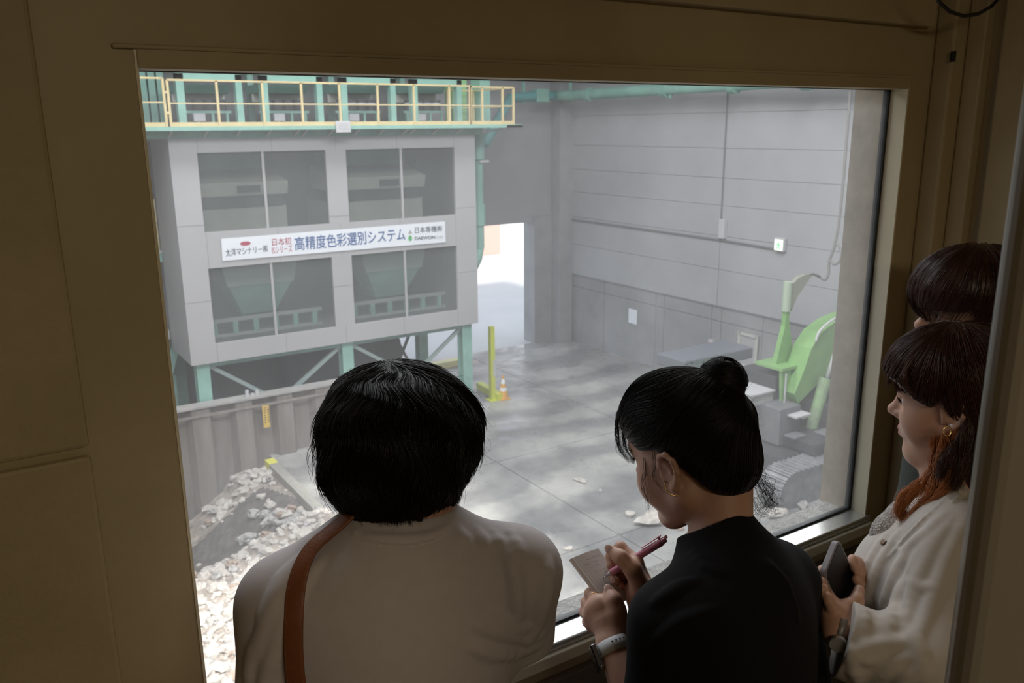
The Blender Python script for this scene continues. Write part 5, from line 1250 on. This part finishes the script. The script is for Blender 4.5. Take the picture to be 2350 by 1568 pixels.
# folded-over pages rolled round the left edge
rr_ = []
for k in range(9):
    t = math.pi*.5+math.pi*k/8; 
    rr_.append((math.cos(t), math.sin(t)))
ex = (TR-TL)/np.linalg.norm(TR-TL)
b = MB(); rings = []
for end in (TL, BL):
    c = end-pn*.0035; rings.append([Vector(c+ex*cx_*.0052+pn*sy_*.0038) for cx_, sy_ in rr_]+[Vector(c+ex*.006-pn*.0038), Vector(c+ex*.006+pn*.003)])
b.loft(rings); b.build('folded_edge', M_pap, nb, smooth=False)
wr = []
for (u0, v0, n_, s_) in ((.35, .12, 10, .03), (.2, .20, 9, .03), (.3, .28, 7, .03), (.32, .38, 10, .03), (.5, .5, 8, .03), (.45, .62, 7, .03)):
    for j in range(n_):
        for q in range(3):
            u = u0+j*.055; v = v0+random.uniform(-.012, .012); du, dv = random.uniform(-.02, .02), random.uniform(-.02, .02)
            P0 = TL+(TR-TL)*u+(BL-TL)*v+pn*(.0031*math.sin(u*math.pi)+.0002); P1 = TL+(TR-TL)*(u+du)+(BL-TL)*(v+dv)+pn*(.0031*math.sin((u+du)*math.pi)+.0002)
            wr.append([P0, (P0+P1)/2+(BL-TL)*random.uniform(-.01, .01), P1])
strands_mesh('handwriting', np.array(wr), np.full(len(wr), .00022), mat('pencil_grey', (.12, .11, .14), .7), nb)
pen = thing('ballpoint_pen', 'pink multicolour ballpoint pen held over the memo pad', 'pen', tuple(h2(1384, 1326, 1.374)))
pa, pb = h2(1384, 1326, 1.3755), h2(1535, 1234, 1.366); pd_ = (pb-pa); PL = np.linalg.norm(pd_); pd_ /= PL
def pp(t): return Vector(pa+pd_*PL*t)
M_pink = mat('pink_pearl_plastic', (.55, .20, .30), .28, coat=.4); M_pinkc = mat('clear_pink_plastic', (.75, .35, .42), .15, coat=.5)
MB().tube([pp(0), pp(.035)], [.0005, .0011], 10).build('tip', M_alu, pen, smooth=True)
MB().tube([pp(.03), pp(.10), pp(.12)], [.0016, .0036, .0048], 14).build('nose_cone', mat('clear_grey_plastic', (.55, .5, .52), .2), pen, smooth=True)
MB().tube([pp(.12), pp(.13), pp(.40), pp(.41)], [.0050, .0055, .0058, .0058], 18).build('grip', mat('rose_grip', (.50, .17, .25), .5), pen, smooth=True)
MB().tube([pp(.41), pp(.42), pp(.88), pp(.89)], [.0054, .0060, .0062, .0060], 18).build('barrel', M_pink, pen, smooth=True)
up_ = A3(UP)-pd_*(A3(UP)@pd_); up_ /= np.linalg.norm(up_); sd_ = np.cross(pd_, up_)
MB().beam(Vector(pa+pd_*PL*.62+up_*.0085), Vector(pa+pd_*PL*.93+up_*.0095), .004, .0016, upv=Vector(up_)).build('clip', M_pinkc, pen, bevel=.0004)
MB().beam(Vector(pa+pd_*PL*.88+up_*.004), Vector(pa+pd_*PL*.90+up_*.0105), .004, .0022, upv=Vector(sd_)).build('clip_bridge', M_pinkc, pen)
for k, t in enumerate((-.9, 0, .9)):
    e = up_*math.cos(t)+sd_*math.sin(t); MB().tube([Vector(pa+pd_*PL*.88+e*.0045), Vector(pa+pd_*PL*.99+e*.0045)], .0014, 8).build('plunger', M_pinkc, pen, smooth=True)
for t0 in (.70,): MB().beam(Vector(pa+pd_*PL*t0-A3(FW)*.0060), Vector(pa+pd_*PL*(t0+.07)-A3(FW)*.0060), .0012, .0006).build('slot', M_black, pen)
MB().tube([pp(.88), pp(.96)], [.0060, .0042], 16).build('collar', M_pinkc, pen, smooth=True)

# ================================================================== person 3: profile, brown hair, beige blouse, phone
H3 = Frame((1.437, .768, 1.376), 22.4, 8.7, 1.6)
B3 = Frame((1.46, .70, 0), 38, 0)
p3 = thing('person', 'person in profile with long auburn-brown hair and a pale beige blouse, holding a phone', 'person', (1.46, .70, 0))
neck3 = [rc(H3(0, -.028, -.045), D3(2205, 1140, 1.50), .056, .062, .03), ell(H3(0, .035, -.10), (.045, .045, .025), (H3.x, H3.f, H3.u), .03)]
shL3, shR3 = D3(2190, 1262, 1.40), D3(2260, 1180, 1.66)
tors3 = [rc(D3(2205, 1160, 1.50), shL3, .052, .060, .06), rc(D3(2205, 1165, 1.52), shR3, .052, .058, .06),
         ell(D3(2160, 1345, 1.50), (.152, .108, .15), (B3.x, B3.f, B3.u), .06), ell(D3(2046, 1350, 1.47), (.057, .06, .064), None, .06), ell(D3(2100, 1330, 1.58), (.055, .06, .062), None, .06),
         ell(D3(2120, 1500, 1.48), (.155, .12, .20), (B3.x, B3.f, B3.u), .06), rc(D3(2150, 1200, 1.5), D3(2075, 1300, 1.5), .05, .058, .04)]
elb3 = D3(2128, 1530, 1.30); wr3 = D3(1925, 1448, 1.335)
arm3 = [rc(shL3, elb3, .060, .055, .04)]
fore3 = [rc(elb3, D3(1950, 1475, 1.33), .056, .050, .03), rc(D3(1950, 1475, 1.33), D3(1935, 1462, 1.333), .050, .047, .02)]
skinfore = [rc(elb3, wr3, .036, .025, .01)]
armr3 = [rc(shR3, D3(2230, 1500, 1.60), .058, .05, .04), rc(D3(2230, 1500, 1.60), D3(2020, 1420, 1.50), .048, .04, .03)]
wr3r = D3(1995, 1390, 1.47)
ph_c = D3(1930, 1362, 1.405)
hand3 = [rc(wr3, D3(1918, 1425, 1.345), .0245, .022, .012)]
m3 = [D3(1897, 1372, 1.362), D3(1903, 1388, 1.352), D3(1912, 1400, 1.345), D3(1925, 1408, 1.34)]
for q, r in zip(m3, (.013, .0125, .012, .011)): hand3.append(rc(D3(1920, 1420, 1.348), q, .019, r, .012))
hand3 += [rc(D3(1935, 1415, 1.35), D3(1945, 1392, 1.355), .018, .013, .012)]
hand3 += finger([m3[0], D3(1884, 1338, 1.39), D3(1888, 1312, 1.405), D3(1902, 1298, 1.418)], [.0108, .0096, .0088, .0075])
hand3 += finger([m3[1], D3(1886, 1352, 1.375), D3(1884, 1338, 1.368), D3(1886, 1350, 1.358)], [.0105, .0094, .0086, .0075])
hand3 += finger([m3[2], D3(1893, 1375, 1.350), D3(1888, 1362, 1.345), D3(1886, 1350, 1.345)], [.010, .009, .0082, .0072])
hand3 += finger([m3[3], D3(1908, 1392, 1.335), D3(1902, 1380, 1.333), D3(1900, 1370, 1.335)], [.0092, .0082, .0074, .0065])
hand3 += finger([D3(1945, 1405, 1.352), D3(1965, 1380, 1.362), D3(1972, 1355, 1.378)], [.014, .0112, .0085])
handr3 = [rc(wr3r, D3(1985, 1350, 1.46), .024, .02, .012)]
for k in range(4):
    a = D3(1984-4*k, 1340-16*k*.6, 1.455+.004*k); handr3.append(rc(D3(1988, 1360, 1.46), a, .018, .0115, .012)); handr3 += finger([a, D3(1975-3*k, 1318-9*k, 1.44+.004*k), D3(1962-2*k, 1304-7*k, 1.432+.003*k)], [.0105, .0092, .0075])
handr3 += finger([D3(1992, 1370, 1.45), D3(1978, 1345, 1.435), D3(1966, 1330, 1.425)], [.014, .0112, .0085])
low3 = [ell(B3(0, 0, .86), (.155, .11, .14), (B3.x, B3.f, B3.u), .05)]
sdf_mesh('body', head_prims(H3)+neck3+shrink(tors3+low3, .008)+shrink(arm3+armr3, .012)+skinfore+[rc(D3(2020, 1420, 1.50), wr3r, .03, .025, .01)], .0030, M_skin, p3, mats=[M_lip], picker=head_picker(H3), lo=H3.c-np.array([.3, .25, .55]), hi=H3.c+np.array([.32, .3, .16])); eyes(H3, p3)
h3a = sdf_mesh('hand', hand3+[rc(elb3*.3+wr3*.7, wr3, .0283, .0248, .01)], .0017, M_skin, p3); h3b = sdf_mesh('hand', handr3, .002, M_skin, p3)
nail(D3(1886, 1350, 1.358), D3(1884, 1338, 1.368), tocam, .0075, h3a)
M_blo = mat('beige_blouse', (.48, .435, .395), .8, var=.05, scale=30, bump=.08, bscale=700)
bl = inflate(tors3+low3, .006)+inflate(arm3, .008)+inflate(fore3, .006)+inflate(armr3, .006)
bb = list(bl)
for pts_, r in (([(2060, 1220), (2020, 1290), (1985, 1370), (1990, 1440)], .006), ([(2110, 1225), (2060, 1300), (2030, 1390), (2040, 1470)], .008), ([(2150, 1215), (2105, 1280), (2085, 1330)], .009), ([(2180, 1195), (2140, 1260), (2100, 1340), (2075, 1430)], .010),
                ([(2210, 1200), (2170, 1290), (2130, 1400), (2090, 1500)], .008), ([(2075, 1330), (2050, 1400), (2045, 1450)], .009), ([(1900, 1450), (1930, 1490), (1990, 1515), (2050, 1510)], .007), ([(2110, 1470), (2040, 1478), (1985, 1490), (1955, 1500)], .009),
                ([(2120, 1500), (2060, 1520), (2010, 1560)], .009), ([(2140, 1530), (2080, 1555), (2050, 1600)], .009), ([(1950, 1500), (1960, 1545), (1975, 1600)], .007), ([(2160, 1350), (2120, 1350), (2085, 1335)], .005), ([(2030, 1230), (1985, 1310), (1962, 1350)], .005),
                ([(2085, 1440), (2110, 1500), (2115, 1560)], .010), ([(2165, 1180), (2120, 1225), (2065, 1270)], .006)):
    bl += fold(bb, pts_, r)
for pts_, r in (([(2248, 1112), (2215, 1130), (2186, 1152), (2172, 1141)], .0045), ([(2172, 1141), (2120, 1188), (2075, 1235), (2030, 1290)], .004), ([(2056, 1240), (2064, 1262), (2073, 1284)], .0035), ([(2088, 1330), (2120, 1340), (2152, 1362)], .0035), ([(2030, 1250), (1990, 1320), (1978, 1370)], .003), ([(2250, 1085), (2205, 1108), (2172, 1138)], .005)):
    bl += fold(bb, pts_, r, k=.003, sink=.1)
def vneck(P):
    c = D3(2120, 1130, 1.5); q = H3.loc(P); n_ = neck3[0].f(P)
    return n_-.012
def v2(P): q = (P-D3(2085, 1175, 1.5)); d = np.array([-.55, .45, -.7]); d /= np.linalg.norm(d); t = np.clip(q@d, -.2, .12); return np.linalg.norm(q-t[:, None]*d, axis=1)-(.05-t*.3)*.9
cz = D3(2205, 1140, 1.5)
bl += [Prim(lambda P: vneck(P), cz-.12, cz+.12, .004, 's')]
# collar flaps
cf = [D3(2240, 1105, 1.47), D3(2195, 1128, 1.43), D3(2172, 1150, 1.42), D3(2140, 1190, 1.44)]
bl += [rc(cf[0], cf[1], .008, .008, .008), rc(cf[1], cf[2], .010, .007, .008), rc(cf[2], cf[3], .007, .005, .008)]
def cuff(P): n_ = wr3-elb3; n_ = n_/np.linalg.norm(n_); near_ = np.linalg.norm(P-wr3, axis=1)-.09; return np.maximum(-((P-(wr3-n_*.008))@n_), near_)
bl += [Prim(cuff, wr3-.12, wr3+.12, .002, 's')]
o = sdf_mesh('blouse', bl, .0036, M_blo, p3); ripple(o, wob(.0018, 30, 5))
lower_body(p3, B3, .86, mat('brown_trousers', (.10, .055, .04), .8))
M_lace = mat('lace', (.55, .50, .47), .9, var=.5, scale=120, bump=.8, bscale=250)
sdf_mesh('lace_top', [ell(D3(2052, 1235, 1.50), (.045, .04, .05), None, .01), ell(D3(2085, 1195, 1.52), (.04, .04, .04), None, .02)], .004, M_lace, p3)
M_btn = mat('brown_button', (.16, .085, .04), .3, coat=.4)
for x, y in ((2028, 1247), (1958, 1345)):
    for dx_ in range(2, 60, 4):
        h_ = hit(bb, x+dx_, y)
        if h_ is not None: break
    if h_ is not None: g = grad(bb, h_[None])[0]; MB().tube([Vector(h_), Vector(h_+g*.005)], .0055, 14).build('button', M_btn, p3, bevel=.001)
# hair
def zb3(y): return np.interp(y, [-.12, -.06, -.03, .012, .03, .055, .08, .11], [-.2, -.16, -.09, .020, .006, .020, .046, .055])
hc = [ell(H3(0, -.015, .044), (.092, .112, .094), (H3.x, H3.f, H3.u), .02), ell(H3(0, .030, .055), (.084, .084, .070), (H3.x, H3.f, H3.u), .03),
      ell(H3(.0, -.06, -.05), (.085, .060, .12), (H3.x, H3.f, H3.u), .04), rc(H3(-.06, -.045, -.10), H3(-.085, -.02, -.22), .035, .028, .03), rc(H3(.06, -.045, -.10), H3(.085, -.02, -.22), .035, .028, .03)]
hcut = Prim(lambda P: (lambda q: np.where(q[:, 2] > -.09, (zb3(q[:, 1])-q[:, 2])*.8, -1.))(H3.loc(P)), np.array([-9.]*3), np.array([9.]*3), .004, 'i')
sdf_mesh('hair', hc+[hcut], .004, M_hairb, p3, lo=hc[0].lo-np.array([.02, .02, .16]), hi=hc[0].hi)
crown3 = H3(0, -.02, .14)
def flow3(P, i, n_):
    q = H3.loc(P); d = P-crown3; d /= np.linalg.norm(d, axis=1, keepdims=True)+.01
    fr_ = np.clip(q[:, 1:2]*12, 0, 1); return d*.6+fr_*H3.f*.6+np.array([0, 0, -1.])-(1-fr_)*H3.f*.35*(q[:, 2:3] > -.02)
def ok3(P): q = H3.loc(P); return q[:, 2] > np.maximum(zb3(q[:, 1]), -.13)
N_ = 3600; r3 = surf_pts(hc, N_, H3(0, -.01, .02), .14, ok3); N_ = len(r3); K = 14
hh = RNG.uniform(.0003, .003, (N_, 1))*np.ones((1, K)); PT = noise_path(grow(hc, r3, flow3, K, RNG.uniform(.003, .007, N_), hh, lambda P: (lambda q: (q[:, 2] < zb3(q[:, 1])+.004) & (q[:, 1] > -.03))(H3.loc(P))), .0012)
strands_mesh('hair_strands', PT, RNG.uniform(.0003, .001, N_), M_hairb, p3)
out = []
out += wisp(0, [(2110, 790), (2062, 825), (2042, 860), (2040, 885)], 80, 5, 0, 1.53, p3, None)
out += wisp(0, [(2120, 800), (2075, 835), (2055, 870), (2062, 895), (2082, 893)], 70, 4, 0, 1.50, p3, None)
out += wisp(0, [(2135, 790), (2090, 830), (2078, 870), (2095, 900)], 60, 5, 0, 1.46, p3, None)
strands_mesh('bangs', np.array(out), RNG.uniform(.00018, .00045, len(out)), mat('red_brown_hair', (.085, .026, .012), .4), p3)
out = []
out += wisp(0, [(2150, 1010), (2150, 1060), (2135, 1100), (2105, 1120), (2075, 1145), (2065, 1175), (2085, 1195)], 520, 8, 0, 1.455, p3, None, curl=.0025)
out += wisp(0, [(2175, 1000), (2165, 1060), (2150, 1110), (2130, 1150), (2110, 1175), (2085, 1200)], 420, 9, 0, 1.44, p3, None, curl=.0025)
out += wisp(0, [(2200, 1000), (2195, 1060), (2180, 1110), (2160, 1140), (2135, 1165)], 380, 9, 0, 1.43, p3, None, curl=.0025)
strands_mesh('front_locks', np.array(out), RNG.uniform(.0002, .00055, len(out)), M_hairr, p3)
out = wisp(0, [(2242, 960), (2222, 1000), (2196, 1030), (2172, 1060), (2160, 1095)], 420, 8, 0, 1.425, p3, None, curl=.002)+wisp(0, [(2235, 960), (2215, 1020), (2205, 1080), (2190, 1120)], 320, 9, 0, 1.42, p3, None, curl=.002)
strands_mesh('side_hair', np.array(out), RNG.uniform(.0002, .0006, len(out)), M_hairb, p3)
eb = MB(); c = D3(2174, 990, 1.403); eb.tube([Vector(c+A3(RT)*.0062*math.cos(t)+A3(UP)*.0075*math.sin(t)) for t in [k*2*math.pi/24 for k in range(25)]], .0012, 8, cap=False); eb.build('hoop_earring', M_gold, p3, smooth=True)
b = MB(); bmesh.ops.create_uvsphere(b.bm, u_segments=12, v_segments=8, radius=.0022, matrix=Matrix.Translation(Vector(D3(2184, 976, 1.40)))); b.build('stud_earring', M_white, p3, smooth=True)
# phone: dark face with a grey case
ph = thing('phone', 'dark smartphone in a grey case held by the person in the beige blouse', 'phone', tuple(D3(1930, 1400, 1.40)))
wv = A3(RT)*.52+A3(UP)*.68+A3(FW)*.50; wv /= np.linalg.norm(wv); lv = A3(RT)*.40-A3(UP)*.79+A3(FW)*.46; lv = lv-wv*(lv@wv); lv /= np.linalg.norm(lv); nv_ = np.cross(wv, lv); nv_ = nv_ if nv_@A3(FW) < 0 else -nv_
pc = D3(1888, 1326, 1.372)+wv*.036+lv*.066
def slab(c, hw, hl, ht, R_, nm, m):
    prof = []
    for cx, cy, a0 in ((hw-R_, hl-R_, 0), (-(hw-R_), hl-R_, 90), (-(hw-R_), -(hl-R_), 180), (hw-R_, -(hl-R_), 270)):
        for k in range(7): a = math.radians(a0+k*15); prof.append(c+wv*(cx+R_*math.cos(a))+lv*(cy+R_*math.sin(a))-nv_*ht)
    return MB().prism([Vector(q) for q in prof], Vector(nv_*ht*2)).build(nm, m, ph, bevel=min(.0018, ht*.6))
slab(pc, .037, .075, .0055, .012, 'case', mat('mauve_grey_case', (.20, .18, .20), .5)); slab(pc+nv_*.0052, .0335, .0715, .0009, .010, 'screen', mat('phone_black_glass', (.008, .008, .010), .3, spec=.25))
w3 = thing('wristwatch', 'silver watch partly under the beige sleeve cuff, on the wrist holding the phone', 'watch', tuple(wr3))
nf = wr3-elb3; nf /= np.linalg.norm(nf); e1 = np.cross(nf, [0, 0, 1.]); e1 /= np.linalg.norm(e1); e2 = np.cross(nf, e1)
b = MB(); rg_ = [[Vector(wr3+nf*.001+(e1*math.cos(t)+e2*math.sin(t))*r+nf*s_) for r, s_ in ((.0255, -.006), (.028, -.005), (.028, .005), (.0255, .006))] for t in [k*2*math.pi/28 for k in range(29)]]
b.loft(rg_, cap=False); b.build('band', mat('grey_watch_band', (.25, .23, .21), .4, .3), w3, smooth=True)
lft = -A3(RT)*.9+A3(UP)*.2; lft = lft-nf*(lft@nf); lft /= np.linalg.norm(lft); cw = wr3+lft*.030
MB().tube([Vector(cw), Vector(cw+lft*.007)], .014, 20).build('case', M_alu, w3, bevel=.001)

# ================================================================== person 4: mostly hidden, in the corner
H4 = Frame(D3(2228, 712, 1.78), 55, 6, 0)
B4 = Frame((1.80, .88, 0), 60, 0)
p4 = thing('person', 'person with dark brown fringed hair in the corner, mostly hidden behind the beige blouse', 'person', (1.80, .88, 0))
nb4 = H4(0, -.03, -.17)
t4 = [rc(nb4, D3(2330, 1010, 1.66), .055, .055, .06), rc(nb4, D3(2150, 945, 1.95), .055, .055, .06), ell(nb4+np.array([.0, .0, -.22]), (.155, .10, .19), (B4.x, B4.f, B4.u), .06), ell(nb4+np.array([.0, .0, -.46]), (.15, .11, .2), (B4.x, B4.f, B4.u), .06),
      rc(D3(2150, 945, 1.95), D3(2110, 1180, 1.88), .05, .045, .03), rc(D3(2110, 1180, 1.88), D3(2160, 1330, 1.75), .042, .035, .03), rc(D3(2330, 1010, 1.66), D3(2370, 1300, 1.66), .05, .045, .03), rc(D3(2370, 1300, 1.66), D3(2240, 1400, 1.7), .042, .035, .03)]
sdf_mesh('body', head_prims(H4)+[rc(H4(0, -.028, -.045), nb4, .052, .055, .03)]+shrink(t4, .006), .005, M_skin, p4, mats=[M_lip], picker=head_picker(H4)); eyes(H4, p4)
sdf_mesh('jacket', inflate(t4, .006)+[Prim(lambda P: np.linalg.norm(P-H4(0, -.02, -.125), axis=1)-.062, H4(0, -.02, -.125)-.07, H4(0, -.02, -.125)+.07, .004, 's')], .006, mat('dark_green_cloth', (.03, .036, .03), .85, bump=.2, bscale=200), p4)
lower_body(p4, B4, .86, mat('black_trousers', (.012, .012, .014), .8))
def zb4(y): return np.interp(y, [-.12, -.04, 0, .03, .06, .11], [-.12, -.12, -.06, .02, .018, .018])
h4 = [ell(H4(0, -.012, .044), (.096, .118, .094), (H4.x, H4.f, H4.u), .02), ell(H4(0, .03, .05), (.088, .088, .072), (H4.x, H4.f, H4.u), .03), ell(H4(0, -.05, -.04), (.09, .07, .09), (H4.x, H4.f, H4.u), .04)]
sdf_mesh('hair', h4+[Prim(lambda P: (lambda q: (zb4(q[:, 1])-q[:, 2])*.8)(H4.loc(P)), np.array([-9.]*3), np.array([9.]*3), .004, 'i')], .005, M_hairb, p4, lo=h4[0].lo-.06, hi=h4[0].hi)
crown4 = H4(0, -.02, .14)
def flow4(P, i, n_):
    q = H4.loc(P); d = P-crown4; d /= np.linalg.norm(d, axis=1, keepdims=True)+.01; return d*.7+np.array([0, 0, -1.])+H4.f*.4*np.clip(q[:, 1:2]*12, 0, 1)
r4 = surf_pts(h4, 2200, H4(0, -.01, .02), .14, lambda P: H4.loc(P)[:, 2] > np.maximum(zb4(H4.loc(P)[:, 1]), -.1)); N_ = len(r4)
hh = RNG.uniform(.0003, .003, (N_, 1))*np.ones((1, 12)); strands_mesh('hair_strands', noise_path(grow(h4, r4, flow4, 12, RNG.uniform(.003, .008, N_), hh), .003), RNG.uniform(.0003, .0009, N_), M_hairb, p4)
